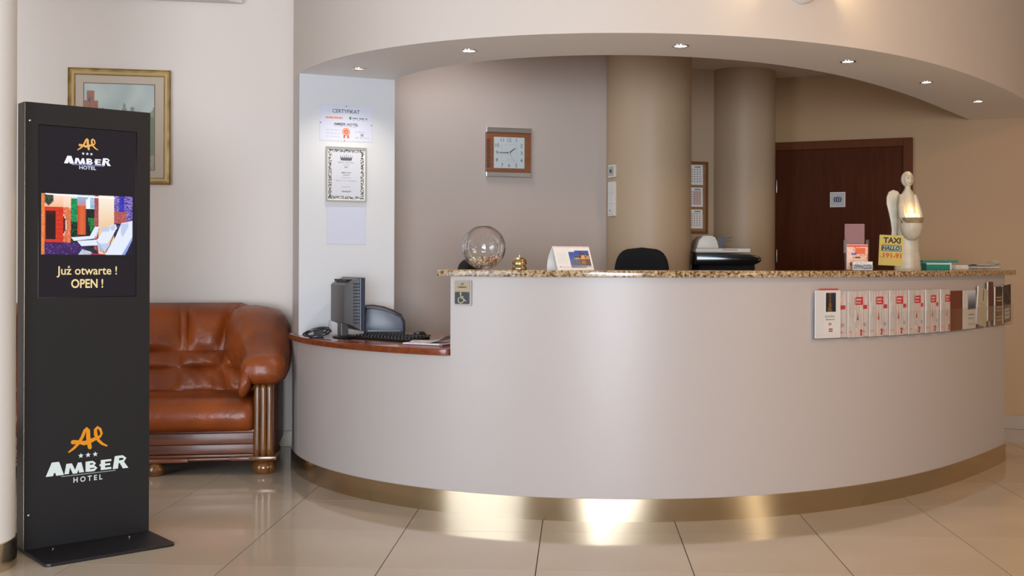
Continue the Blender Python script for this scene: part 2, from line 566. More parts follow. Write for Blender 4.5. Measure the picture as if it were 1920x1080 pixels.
def amber_word(k, cx, z, w, c, slope=0):
    """AMBER with a tall first and last letter; w = full width, z = base line"""
    h = w * .19
    P_ = lambda pts: k.poly([(cx + (x - .5) * w, z + y * w) for x, y in pts], c)
    S_ = lambda pts, wd: k.stroke([(cx + (x - .5) * w, z + y * w) for x, y in pts], wd * w, c)
    P_([(0, 0), (.07, .166), (.135, .166), (.085, 0)]); P_([(.085, .166), (.155, .166), (.212, 0), (.12, 0)]); P_([(.06, .035), (.15, .035), (.15, .062), (.06, .062)])
    P_([(.218, .005), (.240, .13), (.292, .13), (.270, .005)]); P_([(.262, .13), (.305, .13), (.345, .045), (.345, .0), (.318, .0)])
    P_([(.345, .045), (.378, .13), (.42, .13), (.368, .0), (.345, .0)]); P_([(.376, .13), (.42, .13), (.452, .005), (.392, .005)])
    P_([(.470, .005), (.470, .13), (.522, .13), (.522, .005)])
    S_([(.50, .118), (.555, .118), (.582, .098), (.56, .074), (.50, .071)], .028); S_([(.50, .060), (.572, .060), (.600, .038), (.572, .017), (.50, .018)], .030)
    P_([(.655, .005), (.655, .13), (.708, .13), (.708, .005)])
    for z0, z1, x0, x1 in ((.104, .13, .655, .785), (.056, .08, .640, .772), (.005, .031, .655, .785)):
        P_([(x0, z0), (x1, z0), (x1, z1), (x0, z1)])
    P_([(.803, 0), (.828, .158), (.888, .16), (.868, 0)])
    S_([(.85, .145), (.925, .145), (.958, .12), (.935, .088), (.87, .082)], .032)
    P_([(.878, .09), (.935, .09), (1.0, -.005), (.93, -.005)])

# ================================================================== THE SETTING
def structure(o, label, cat):
    return tag(o, label, cat, kind='structure')
TH = 0.0311
def tile_xy(u, v):
    c, s = math.cos(TH), math.sin(TH)
    return (u * c + v * s, -u * s + v * c)
mb = MB().box(-5.2, 6.2, 2.6, 9.4, -.05, -.004)
mb.cur = 1
mb.box(-5.2, 6.2, -4.6, 2.6, -.05, 0)
floor = structure(mb.build('floor', ['grout', 'tile'], smooth=0), 'glossy cream tiled lobby floor with dark joints', 'floor')
T, U0, V0 = .6, -1.9601, 6.0916
base = None
g = .0022
for k in range(-4, 11):
    for j in range(-5, 6):
        u, v = U0 + (k + .5) * T, V0 - (j + .5) * T
        x, y = tile_xy(u, v)
        if y < 2.95 or x < -5 or x > 5.2: continue
        if base is None:
            hx_, hy_ = T / 2 - .0019, T / 2 - .0011
            bb = MB().box(-hx_, hx_, -hy_, hy_, -.02, 0)
            base = bb.build('tile', 'tile', floor, smooth=0)
            o = base
        else:
            o = base.copy(); COL.objects.link(o)
        o.location = (x, y, rnd.uniform(-.0002, .0002))
        o.rotation_euler = (0, 0, -TH)

structure(MB().box(-5.2, 6.2, -4.6, 9.4, 3.05, 3.15).build('ceiling', 'ceil', smooth=0), 'plain pale ceiling above the lobby', 'ceiling')
# lowered ceiling corner that just shows at the top left
structure(MB().slab([(-1.905, 7.06), (-3.6, 6.78), (-3.6, 5.6), (-2.9, 5.9)], 2.803, 3.05).build('trim_1', 'ceil', smooth=0), 'corner of a lowered ceiling panel above the sofa', 'trim')

def wall_line(x0, x1, fn, z0, z1, thick=.15):
    return MB().slab([(x0, fn(x0)), (x1, fn(x1)), (x1, fn(x1) + thick), (x0, fn(x0) + thick)], z0, z1)
SW = lambda x: 7.135 + .18 * (x + 1.664)                 # wall behind the sofa
DW = lambda x: 8.03 - .43 * (x - 3.3)                    # wall with the door
AW = lambda x: 7.4 + .30 * (x + .2325)                   # office wall with the clock
CW = lambda x: 8.3 + .30 * (x - 1.1537)                  # office wall with the notice board
structure(wall_line(-5.2, -1.3, SW, 0, 3.05).build('wall_left', 'wall', smooth=0), 'cream wall behind the brown leather sofa', 'wall')
structure(wall_line(-5.0, -1.45, lambda x: SW(x) - .012, 0, .1, .012).build('baseboard_left', 'skirt', smooth=0, bevel=.003), 'stone skirting along the wall behind the sofa', 'baseboard')
structure(wall_line(1.4, 5.6, DW, 0, 3.05).build('wall_right', 'warmlit', smooth=0), 'beige wall around the brown wooden door', 'wall')
structure(wall_line(2.79, 5.4, lambda x: DW(x) - .012, 0, .1, .012).build('baseboard_right', 'skirt', smooth=0, bevel=.003), 'stone skirting right of the brown door', 'baseboard')
structure(wall_line(-1.4, .62, AW, 0, 2.61).build('wall_rear', 'rear', smooth=0), 'beige office wall where the square clock hangs', 'wall')
structure(MB().slab([(.55, AW(.55)), (.92, CW(.92)), (.86, CW(.92) + .1), (.45, AW(.55) + .1)], 0, 2.61).build('wall_link', 'inner', smooth=0), 'short wall piece behind the office column', 'wall')
structure(wall_line(.9, 1.62, CW, 0, 2.61).build('wall_alcove', 'inner2', smooth=0), 'recessed office wall with the notice board', 'wall')
inner = [tuple(crv(t, -.3)[0][:2]) for t in lsp(-1.7, 1.9, 60)]
structure(MB().slab(inner + [(4.3, 9.2), (-1.2, 9.2)], 2.61, 2.68).build('ceiling_office', 'ceil', smooth=0), 'lower ceiling inside the reception office', 'ceiling')

TJ, T845, TEND = -1.067, t_px(845), 1.300
ZS = 2.222
# curved fascia with its soffit, and the pier below it
mb = MB()
ts = lsp(-1.72, 2.15, 110)
rings = []
for t in ts:
    a, b = crv(t, -.545)[0], crv(t, 0)[0]
    rings.append([(a.x, a.y, ZS), (b.x, b.y, ZS), (b.x, b.y, 3.05), (a.x, a.y, 3.05)])
mb.loft(rings)
for i in range(len(ts) - 1):
    mb.mi[i * 4] = 1
fascia = structure(mb.build('wall_front', ['fascia', 'soffit'], smooth=30), 'curved cream fascia wall over the reception opening with a pale soffit', 'wall')
mb = MB()
ts = lsp(-1.72, TJ, 26)
rings = []
for t in ts:
    a, b = crv(t, -.545)[0], crv(t, 0)[0]
    rings.append([(a.x, a.y, 0), (b.x, b.y, 0), (b.x, b.y, ZS), (a.x, a.y, ZS)])
mb.loft(rings)
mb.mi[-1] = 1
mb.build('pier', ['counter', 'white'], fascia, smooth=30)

# round columns
def column(name, x, y, r, h, m, label, kick=False, seg=48):
    o = structure(MB().lathe([(r, 0), (r, h)], (0, 0, 0), seg).build(name, m, loc=(x, y, 0)), label, 'column')
    if kick:
        MB().lathe([(r, 0), (r + .006, 0), (r + .006, .105), (r, .108)], (0, 0, 0), seg, cap=False).build('kick_band', 'steel', o)
    return o
column('column', -2.06 - .905 * .2, 4.376 - .426 * .2, .2, 3.05, 'colwhite', 'white round column with steel foot band beside the black kiosk', True)
c1 = at(1215, 500, 7.62)
column('column', c1.x, c1.y, .289, 2.61, 'inner2', 'beige round office column carrying the light switches')
c2 = at(1391, 500, 8.42)
column('column', c2.x, c2.y, .244, 2.61, 'inner2', 'beige round office column beside the brown door')

# door
aD = math.atan(-.43)
uD, nD = Vector((math.cos(aD), math.sin(aD), 0)), Vector((math.sin(aD), -math.cos(aD), 0))
pD = Vector((2.3, DW(2.3), 0))
def dl(px, py, off=0):
    p = on_plane(px, py, pD + nD * off, nD) - pD
    return p.dot(uD), p.z
door = thing('door_1', 'dark brown veneer door in a wooden frame behind the counter', 'door', pD, aD, kind='structure')
xl, _ = dl(1452, 400); xr, _ = dl(1694, 400); xo, zt = dl(1712, 258.5)
_, zl = dl(1694, 275)
MB().box(xl - .0, xr, -.02, .0, .01, zl).build('leaf', 'door', door, bevel=.002, smooth=0)
MB().box(xr, xo, -.045, 0, 0, zt).build('frame_post', 'doorframe', door, bevel=.004, smooth=0)
MB().box(xl - .085, xl, -.045, 0, 0, zt).build('frame_post', 'doorframe', door, bevel=.004, smooth=0)
MB().box(xl, xr, -.045, 0, zl, zt).build('frame_head', 'doorframe', door, bevel=.004, smooth=0)
for py in (350, 480):
    hx, hz = dl(1456, py)
    MB().lathe([(.009, -.05), (.009, .05)], (hx + .006, -.028, hz), 10).build('hinge', 'hinge', door, bevel=.002)
sx0, sz0 = dl(1557, 389); sx1, sz1 = dl(1586, 360)
sg = thing('door_sign', 'small square silver sign on the brown door', 'sign', pD + uD * (sx0 + sx1) / 2 + nD * .021 + Vector((0, 0, (sz0 + sz1) / 2)), aD)
h = (sx1 - sx0) / 2
MB().box(-h, h, -.004, 0, -h, h).build('plate', 'offwhite', sg, bevel=.001)
k = Ink(y=-.004)
k.rect(-h * .86, h * .86, -h * .86, h * .86, '#b9b7bb')
k.layer()
for i, xx in enumerate((-.30, 0, .30)):
    k.disc(xx * h, 0, .24 * h, '#3a3560', 12, .36 * h)
k.layer()
for xx in (-.26, .03, .3):
    k.rect(xx * h - .06 * h, xx * h + .03 * h, -.22 * h, .24 * h, '#b9b7bb')
k.rect(-.04 * h, .05 * h, .3 * h, .5 * h, '#3a3560')
k.build('pictogram', sg)

# ================================================================== RECEPTION COUNTER
ctr = thing('reception_counter', 'curved cream reception counter with a steel kick plate', 'counter', (0.6, 6.3, 0))
def ctr_part(mb, name, m, **kw):
    o = mb.build(name, m, ctr, **kw)
    o.location = (-.6, -6.3, 0)
    return o
ctr_part(MB().band(lsp(TJ + .001, T845, 40), -.12, 0, .0, .738), 'low_panel', 'counter', smooth=30)
ctr_part(MB().band(lsp(T845, TEND, 90), -.15, 0, .0, 1.112), 'front_panel', 'counter', smooth=30)
ctr_part(MB().band(lsp(-1.44, TEND + .003, 120), .0005, .007, .0, .104), 'kick_plate', 'steel', smooth=30)
tg0, tg1 = t_px(820, .035), t_px(1905, .035)
gt = MB().band(lsp(tg0, tg1, 100), -.42, .035, 1.112, 1.142).build('granite_countertop', 'granite', smooth=30, bevel=.003)
tag(gt, 'speckled brown granite top along the tall part of the counter', 'countertop')
mb = MB().band(lsp(TJ, T845 - .003, 36), -.80, .028, .738, .770)
mb.band(lsp(-1.16, TJ, 8), .0005, .028, .738, .770)
tag(mb.build('wooden_worktop', 'desk', smooth=30, bevel=.004), 'varnished red-brown wooden desk top at the low left end of the counter', 'worktop')

# ================================================================== DOWNLIGHTS, CAMERA DOME
lamps = [(673, 129, 'downlight nearest the white pier end of the soffit, dim', .038), (879, 95, 'lit downlight second from the white pier in the curved soffit', .042),
         (1276, 86, 'lit downlight in the soffit above the black office chair and granite', .042), (1590, 115, 'lit downlight in the soffit above the clear brochure stand', .040),
         (1737, 154, 'lit downlight in the soffit right above the angel figure', .038), (1834, 190, 'lit downlight farthest right in the curved soffit', .038)]
for i, (px, py, lab, r) in enumerate(lamps):
    p = at_z(px, py, ZS)
    t = thing('downlight', lab, 'ceiling light', p, 0, 'recessed downlights in the curved soffit')
    MB().lathe([(r * .72, .0), (r * .76, -.004), (r, -.003), (r * 1.02, -.0005), (r * 1.02, 0)], seg=28, cap=False).build('trim_ring', 'chrome', t)
    MB().lathe([(.001, -.0012), (r * .73, -.0012), (r * .73, -.0004), (.001, -.0004)], seg=24, cap=False).build('lens', 'lampdim' if i == 0 else 'lamp', t)
    if i == 0:
        MB().box(-r * .7, r * .7, -.002, .002, -.004, -.0015).build('clip', 'chrome', t)
    point('downlight_lamp', p - Vector((0, 0, .02)), (14, 26, 14, 11, 11, 11)[i], (1.0, .90, .78) if i < 2 else (1.0, .76, .5), .03, math.radians(125))
p = at(1548, 136, 8.1)
p.z = 2.61
t = thing('dome_camera', 'small dark dome camera under the office ceiling', 'security camera', p)
MB().lathe([(.042, 0), (.045, -.012), (.03, -.016)], seg=20).build('base', 'blackplastic', t)
MB().lathe([(.03, -.014), (.029, -.028), (.022, -.042), (.01, -.05), (.002, -.052)], seg=18).build('dome', 'dome', t)

# plaster wall light whose foot shows at the top edge
tS = t_px(1500)
p, n, _ = crv(tS)
t = thing('wall_uplight', 'plaster wall uplight on the fascia, only its foot in view', 'wall light', (p.x, p.y, 2.395), math.atan2(n.x, -n.y))
mb = MB()
mb.loft([[(r * math.cos(math.pi * (1 + j / 12)), r * .75 * math.sin(math.pi * (1 + j / 12)), z) for j in range(13)] for r, z in ((.012, 0), (.05, .012), (.1, .05), (.14, .11))])
mb.build('bowl', 'ceil', t)
point('uplight_lamp', Vector((p.x, p.y, 2.395)) + n * .09 + Vector((0, 0, .2)), 16, (1.0, .78, .42), .05)

# ================================================================== DIGITAL KIOSK
kp = Vector((-2.091, 4.506, 0))
aK = math.atan2(.656, .755)
uK, nK = Vector((math.cos(aK), math.sin(aK), 0)), Vector((math.sin(aK), -math.cos(aK), 0))
KW, KH, KD = .513, 1.818, .09
ki = thing('digital_kiosk', 'tall black digital sign kiosk with a lit screen and glowing hotel logo', 'kiosk', kp, aK)
def kl(px, py, off=0.0):
    p = on_plane(px, py, kp + nK * off, nK) - kp
    return p.dot(uK), p.z
sx0, st = kl(72, 233); sx1, sb = kl(256, 556)
st = 1.731
MB().box(.0, KW, .012, KD - .012, .014, KH).build('cabinet', 'black', ki, bevel=.002, smooth=0)
MB().box(-.0005, .004, .004, KD - .004, .014, KH).build('side_panel', 'kside', ki, bevel=.001, smooth=0)
MB().box(.004, KW - .002, KD - .012, KD, .014, KH).build('rear_panel', 'black', ki, bevel=.002, smooth=0)
mb = MB()
mb.box(0, sx0, 0, .012, .012, KH); mb.box(sx1, KW, 0, .012, .012, KH)
mb.box(sx0, sx1, 0, .012, .012, sb); mb.box(sx0, sx1, 0, .012, st, KH)
mb.build('front_panel', 'black', ki, smooth=0)
MB().box(0, .0022, -.001, .0, .012, KH).build('edge_glint', 'alu', ki, smooth=0)  # bright strip added for the light reflected along the left edge
for xx, zz in ((.02, KH - .075), (.02, .15)):
    MB().lathe([(.0045, 0), (.0045, .003), (.003, .004)], seg=10).build('screw', 'alu', ki, loc=(xx, 0, zz)).rotation_euler = (math.pi / 2, 0, 0)
scr = MB().box(sx0 + .001, sx1 - .001, .004, .010, sb + .001, st - .001).build('screen', 'glossblack', ki, smooth=0)
k = Ink(y=.004)
k.rect(sx0 + .003, sx1 - .003, sb + .003, st - .003, '#1b151b')
k.layer()
px0, pz1 = kl(78, 362); px1, _ = kl(249, 370); _, pz0 = kl(78, 477)
def nz(u, v, s=1):
    return math.sin(u * 61.7 * s + math.sin(v * 43.1 * s) * 3.1) * math.sin(v * 57.3 * s + math.sin(u * 37.7 * s) * 2.7)
def sauna(u, v):
    x, y = 100 + 865 * u, 655 - 590 * v
    q = nz(u, v); r = rnd.random()
    if x < 130: return mixc('#e0743a', '#f09a55', r)
    if y > 540 - (x - 130) * .02 and x < 520: return mixc('#3a1c58', '#8a6cc0', max(0, q) * .8 * r + .15 * r)
    if 135 < x < 208 and y < 180 - abs(x - 165) * .9: return mixc('#1c2420', '#7d8a6a', r * .7)
    if 130 <= x < 300 and y > 192:
        if 145 < x < 228 and 228 < y < 512: return mixc('#220d0d', '#5a1f18', r * .4 + (.4 if y < 265 else 0))
        return mixc('#c92a14', '#f05a32', .3 * r + (.5 if int(y / 22) % 2 else 0) * .4)
    if 300 <= x < 372 and y > 190 + (x - 300) * .15:
        d = math.hypot((x - 285) / 55, (y - 365) / 140)
        if .72 < d < .82: return '#f3dcd0'
        if d < .72: return mixc('#38100f', '#7c2a20', r)
        return mixc('#d2582f', '#f0926a', r)
    if x < 372: return mixc('#ffe9d8', '#f7b083', min(1, max(0, (y - 60) / 160)) * (1 if x < 300 else .5))
    if x < 430:
        if y < 100: return '#d9e6ee'
        if y > 330: return mixc('#10241c', '#1f6a3a', r * (q > 0))
        return mixc('#0f6e3c', '#2fae6c', r)
    if x < 512:
        if y < 175: return mixc('#9ab4dc', '#c98a90', min(1, max(0, (y - 90) / 90)))
        if y < 455: return mixc('#b83a18', '#e0683a', .5 + .5 * math.sin((x - 440) / 70 * 3.1))
        return mixc('#2a1a1c', '#4a3030', r)
    if x < 592:
        if y < 205: return '#f2fbff' if x < 548 and y > 125 + (545 - x) * .9 - 40 else mixc('#7fb0d8', '#c8d8e8', r)
        if y > 290 and (x - 530) * 1.6 > (y - 290) * .35 + 10 * q: return mixc('#0f5a2c', '#30a050', r)
        return mixc('#0e1414', '#2a3028', r)
    if x < 632: return mixc('#8d3a44', '#c06a6a', r)
    if x < 782: return mixc('#fdf0df', '#eec79a', min(1, max(0, (y - 110) / 260)) * .8 + .12 * r)
    if y < 340:
        if 838 < x < 880 and y < 220: return mixc('#2c2aa0', '#4a48c8', r)
        if y > 210 and x < 905: return mixc('#9a4a5a', '#c86a50', r)
        return mixc('#3c2a80', '#a894e0', r)
    return mixc('#1c1830', '#6a5aa0', r * r)
k.grid(px0, px1, pz0, pz1, 86, 60, sauna)
k.layer()
q = lambda pts: [(px0 + (x - 100) / 865 * (px1 - px0), pz0 + (655 - y) / 590 * (pz1 - pz0)) for x, y in pts]
LW, LS, LD = '#e6edfb', '#c3cdee', '#2a2c44'
k.poly(q([(132, 62), (800, 82), (780, 96), (140, 76)]), '#ffffff')
for seg in ([(380, 500), (375, 548)], [(470, 520), (440, 600)], [(500, 580), (430, 652)], [(640, 540), (690, 640)], [(620, 520), (660, 620)], [(750, 545), (700, 630)], [(805, 400), (745, 540)], [(640, 395), (600, 490)]):
    k.stroke(q(seg), .003, LD)
k.poly(q([(372, 485), (550, 470), (600, 375), (645, 378), (610, 490), (560, 500), (400, 520)]), LW)
k.poly(q([(430, 520), (620, 505), (700, 380), (800, 345), (812, 390), (720, 540), (640, 560), (470, 570)]), LW)
k.poly(q([(625, 545), (720, 535), (760, 560), (690, 620), (630, 600)]), LS)
k.poly(q([(440, 655), (520, 570), (620, 610), (640, 655)]), LD)
k.poly(q([(440, 655), (480, 600), (560, 625), (590, 655)]), LW)
k.poly(q([(700, 655), (800, 470), (855, 335), (965, 310), (965, 470), (860, 655)]), LW)
k.layer()
k.poly(q([(655, 390), (745, 370), (735, 420), (670, 425)]), LS)
k.poly(q([(745, 375), (800, 345), (790, 400), (760, 415)]), LS)
k.poly(q([(850, 345), (925, 330), (925, 370), (870, 475), (850, 440)]), LS)
k.poly(q([(905, 655), (965, 500), (965, 655)]), '#1c1a30')
k.poly(q([(860, 655), (965, 470), (965, 505), (892, 655)]), '#8fa6e0')
k.poly(q([(560, 640), (700, 650), (700, 655), (560, 655)]), '#b03050')
k.layer()
cxl = kl(165, 290)[0]
lz = lambda py: kl(165, py)[1]
lw = kl(209, 300)[0] - kl(121, 300)[0]
amber_word(k, cxl, lz(308.5), lw, '#f4f6ff')
k.rect(cxl - lw * .34, cxl + lw * .36, lz(310.5), lz(309), '#8f96c8')
k.text('HOTEL', cxl - lw * .0, lz(318), lz(311.5) - lz(318), '#dfe4ff', w=lw * .36, bold=.02)
for i in (-1, 0, 1):
    k.star(cxl + i * lw * .088 - lw * .01, lz(288.5), lw * .036, '#e8ecff')
amber_mark(k, cxl, lz(271), kl(186, 270)[0] - kl(146, 270)[0], '#f2b461')
jw, jh, jz = kl(221, 510)[0] - kl(108, 510)[0], lz(499) - lz(520), lz(520)
k.text('Juz otwarte !', cxl, jz, jh, '#f4d9a0', w=jw, bold=.012)
ex = lambda q_: (min(v[0] for v in glyphs(q_, .012)[0]), max(v[0] for v in glyphs(q_, .012)[0]))
xa, xb = ex('Juz otwarte !')
xz = (ex('Ju')[1] + ex('Juz')[1]) / 2 + .02
k.disc(cxl - jw / 2 + (xz - xa) / (xb - xa) * jw, jz + jh * .93, jh * .085, '#f4d9a0', 10)
k.text('OPEN !', cxl, lz(540), lz(523) - lz(540), '#f4d9a0', w=kl(196, 530)[0] - kl(136, 530)[0], bold=.022)
k.build('picture', scr, 'screen')
k = Ink(y=-.0005)
k.layer(1)
lx, lw2 = kl(165, 870)[0], kl(241, 860)[0] - kl(86, 880)[0]
lz = lambda py: kl(165, py)[1]
amber_word(k, lx, lz(885), lw2, '#e9f2ee')
k.rect(lx - lw2 * .32, lx + lw2 * .34, lz(888.5), lz(887), '#9aa5a2')
k.text('H O T E L', lx, lz(902), lz(892) - lz(902), '#dfe8e4', w=lw2 * .35, bold=.02)
for i in (-1, 0, 1):
    k.star(lx + i * lw2 * .087, lz(853), lw2 * .034, '#e9f2ee')
amber_mark(k, lx, lz(823), kl(203, 820)[0] - kl(128, 825)[0], '#f59a1c')
k.build('logo_lettering', ki, 'glow', label='backlit orange and white hotel logo')
rc = .02
bp = [(0, KD + .012), (0, -.28 + rc), (.006, -.28 + .006), (rc, -.28), (KW - rc + .004, -.28), (KW - .002, -.28 + .006), (KW + .004, -.28 + rc), (KW + .004, KD + .012)]
MB().slab(bp, 0, .012).build('base_plate', 'black', ki, bevel=.003, smooth=0)
for xx, yy in ((.10, -.05), (.41, -.05)):
    MB().lathe([(.005, .012), (.005, .015), (.003, .016)], (xx, yy, 0), 10).build('screw', 'alu', ki)

# ================================================================== FRAMED PAINTING
aS = math.atan(.18)
uS, nS = Vector((math.cos(aS), math.sin(aS), 0)), Vector((math.sin(aS), -math.cos(aS), 0))
pS = Vector((-2.6, SW(-2.6), 0))
def sl(px, py, off=0.0):
    p = on_plane(px, py, pS + nS * off, nS) - pS
    return p.dot(uS), p.z
ax, az1 = sl(127, 126, .02); bx, _ = sl(320, 134, .02); _, az0 = sl(320, 346.5, .02)
W2, H2 = (bx - ax) / 2, (az1 - az0) / 2
pa = thing('framed_painting', 'gilt framed watercolour of old gabled houses on the cream wall', 'painting', pS + uS * (ax + bx) / 2 + Vector((0, 0, az0 + H2)), aS)
fw = .042
for nm, pts in (('frame_rail', [(-W2, H2), (W2, H2), (W2 - fw, H2 - fw), (-W2 + fw, H2 - fw)]), ('frame_rail', [(-W2, -H2), (-W2 + fw, -H2 + fw), (W2 - fw, -H2 + fw), (W2, -H2)]),
                ('frame_rail', [(-W2, -H2), (-W2, H2), (-W2 + fw, H2 - fw), (-W2 + fw, -H2 + fw)]), ('frame_rail', [(W2, H2), (W2, -H2), (W2 - fw, -H2 + fw), (W2 - fw, H2 - fw)])):
    # a moulding: outer bead, dark cove, light inner lip
    lerp = lambda a, b, t: (a[0] + (b[0] - a[0]) * t, a[1] + (b[1] - a[1]) * t)
    if nm and abs(pts[0][1] - pts[1][1]) < 1e-6 and abs(pts[2][1] - pts[3][1]) < 1e-6: e = (pts[0], pts[3], pts[1], pts[2])
    elif abs(pts[0][0] - pts[1][0]) < 1e-6: e = (pts[0], pts[3], pts[1], pts[2])
    else: e = (pts[0], pts[1], pts[3], pts[2])
    rings = []
    for A, B in ((e[0], e[1]), (e[2], e[3])):
        rings.append([(*lerp(A, B, t)[:1], y, lerp(A, B, t)[1]) for t, y in ((0, 0), (0, -.022), (.12, -.027), (.22, -.02), (.5, -.016), (.72, -.02), (.86, -.016), (1, -.012), (1, 0))])
    mb = MB().loft(rings)
    for i in range(9):
        if i in (4, 5): mb.mi[i] = 1
    mb.build(nm, ['gold', 'goldlite'], pa, smooth=30)
MB().box(-W2 + .02, W2 - .02, -.008, -.001, -H2 + .02, H2 - .02).build('mat_board', 'matboard', pa, smooth=0)
ix0, iz1 = sl(158, 156, .01); ix1, _ = sl(289, 161, .01); _, iz0 = sl(289, 318, .01)
mx, mz = (ax + bx) / 2, az0 + H2
ix0 -= mx; ix1 -= mx; iz0 -= mz; iz1 -= mz
k = Ink(y=-.008)
k.rect(ix0 - .006, ix1 + .006, iz0 - .006, iz1 + .006, '#7a5646')
k.layer()
def paint(u, v):
    r = rnd.random()
    c = mixc('#c3c8bd', '#a9b3ac', .5 + .5 * nz(u, v, .12) + .1 * r)
    if v < .62:
        c = mixc('#8f8d78', '#6f7a5c', r)
    if .52 < u < .62 and v < .98 - abs(u - .57) * 3.2 - .18 or .66 < u < .72 and v < .74: c = mixc(c, '#5d6a60', .55 + .2 * r)
    if u > .88 and v < .74 - (1 - u) * 1.2: c = mixc(c, '#66784a', .6 + .2 * r)
    if .2 < u < .36 and v < .68 + .03 * r: c = mixc('#a8623e', '#85502f', r)
    # stepped gable on the left
    st_ = 1.0 - abs(u - .09) * 2.2
    st_ = math.floor(st_ * 9) / 9 + .02
    if u < .27 and v < st_: c = mixc('#a86540', '#8a4c2e', r * .8)
    for wx, wz, ww, wh in ((.07, .80, .03, .05), (.02, .63, .04, .05), (.13, .63, .04, .05), (.02, .45, .04, .07), (.13, .45, .04, .07), (.07, .27, .05, .09)):
        if abs(u - wx) < ww / 2 and abs(v - wz) < wh / 2: c = '#4a4f58'
    if v < .16: c = mixc('#a79c86', '#8f8672', r)
    return c
k.grid(ix0, ix1, iz0, iz1, 56, 60, paint)
k.build('watercolour', pa)
MB().box(-W2 + .036, W2 - .036, -.0125, -.011, -H2 + .036, H2 - .036).build('glass_pane', 'pane', pa, smooth=0)

# ================================================================== LEATHER SOFA
aF = math.atan(.155)
so = thing('leather_sofa', 'brown leather sofa on a carved wooden base behind the kiosk', 'sofa', (-1.554, 6.22, 0), aF)
UL, UR = -1.72, .0            # centres of the outer feet
UC = (UL + UR) / 2
def ball_foot(u, v, r=.062):
    MB().lathe([(.02, 0), (r * .8, .002), (r, .022), (r * 1.02, .04), (r * .86, .062), (r * .62, .072), (r * .7, .08)], (u, v, 0), 20).build('foot', 'post', so)
for u, v in ((UR, .03), (UL, .03), (-.58, .02), (-1.14, .02), (UR - .02, .66), (UL + .02, .66)):
    ball_foot(u, v, .062 if abs(u - UC) > .5 else .05)
for u in (-.52, -1.2):
    MB().slab([(u - .12, -.02), (u + .12, -.02), (u + .09, .10), (u - .09, .10)], .072, .094).build('bracket', 'wood', so, bevel=.006)
for u, s_ in ((UR, 1), (UL, -1)):
    MB().slab([(u - .075, -.045), (u + .075, -.045), (u + .08, .12), (u - .075, .12)], .08, .102).build('plinth', 'post', so, bevel=.006)
    MB().slab([(u - .18 if s_ > 0 else u + .06, -.015), (u - .06 if s_ > 0 else u + .18, -.015), (u - .06 if s_ > 0 else u + .18, .06), (u - .18 if s_ > 0 else u + .06, .06)], .076, .096).build('bracket', 'wood', so, bevel=.006)
    for du in (-.033, .0, .033):
        MB().lathe([(.012, .10), (.017, .115), (.0185, .14), (.0165, .30), (.0185, .47), (.0175, .485), (.013, .495), (.003, .5)], (u + du, -.012 + abs(du) * .25, 0), 14).build('post', 'post', so)
    MB().box(u - .055, u + .055, .015, .70, .10, .50).build('side_panel', 'wood', so, bevel=.006)
# base boards
for z0, z1, y in ((.166, .226, .012), (.112, .163, .018), (.094, .109, .010), (.078, .092, -.004)):
    MB().box(UL + .055, UR - .055, y, y + .03, z0, z1).build('base_board', 'wood', so, bevel=.004)
MB().box(UL + .03, UR - .03, .04, .74, .08, .24).build('base_frame', 'wood', so, smooth=0)
# seat cushions
prof = [(.70, .25), (.06, .228), (.0, .24), (-.035, .275), (-.045, .325), (-.03, .375), (.015, .408), (.10, .420), (.3, .425), (.55, .415), (.70, .41)]
def cushion(u0, u1):
    us = [u0, u0 + .006, u0 + .02, u0 + .05] + lsp(u0 + .09, u1 - .09, 14) + [u1 - .05, u1 - .02, u1 - .006, u1]
    ring = []
    for i, u in enumerate(us):
        e = min(i, len(us) - 1 - i)
        s = (.88, .95, .985, .998)[e] if e < 4 else 1
        ring.append([(u, .33 + (y - .33) * s + (.0035 * math.sin(u * 90 + z * 40) if e > 3 and y < .1 else 0), .325 + (z - .325) * s) for y, z in prof])
    MB().loft(ring).build('seat_cushion', 'leather', so, smooth=60)
cushion(UL + .055, UC); cushion(UC, UR - .055)
# the leather back: a leaning core, then padded panels sewn on it
yb = lambda z: .44 + (z - .42) * .38               # front plane of the back
mb = MB()
core = [(.46, .30), (yb(.42) + .01, .42), (yb(.84) + .03, .83), (.66, .85), (.70, .85), (.76, .86), (.79, .8), (.80, .3)]
mb.xprism(core, UL + .10, UR - .10)
mb.build('back_core', 'leather', so, bevel=.01)
def pad(name, quad, h=.03, nx=10, nz_=10, wr=0.0, edge=3.0, seed=0):
    """padded leather panel on the leaning back; quad = (u,z) corners bottom-left, bottom-right, top-right, top-left"""
    (a, b, c, d) = quad
    vs, fs = [], []
    for j in range(nz_ + 1):
        for i in range(nx + 1):
            s, t = i / nx, j / nz_
            u = (a[0] * (1 - s) + b[0] * s) * (1 - t) + (d[0] * (1 - s) + c[0] * s) * t
            z = (a[1] * (1 - s) + b[1] * s) * (1 - t) + (d[1] * (1 - s) + c[1] * s) * t
            e = (1 - abs(2 * s - 1) ** edge) * (1 - abs(2 * t - 1) ** edge)
            q = h * e + wr * e * (math.sin(u * 75 + 5 * math.sin(z * 23 + seed) + seed) + .6 * math.sin(z * 61 + u * 40 + seed))
            ztop = max(0, z - .86)
            vs.append((u, yb(z) - .004 - q + ztop * ztop * 14, z - ztop * ztop * 2.0))
    n = nx + 1
    for j in range(nz_):
        for i in range(nx):
            fs.append((j * n + i, j * n + i + 1, (j + 1) * n + i + 1, (j + 1) * n + i))
    mb = MB().add(vs, fs)
    o = mb.build(name, 'leather', so, smooth=80)
    return o
ZB, Z1, Z2, ZT = .40, .548, .648, .935
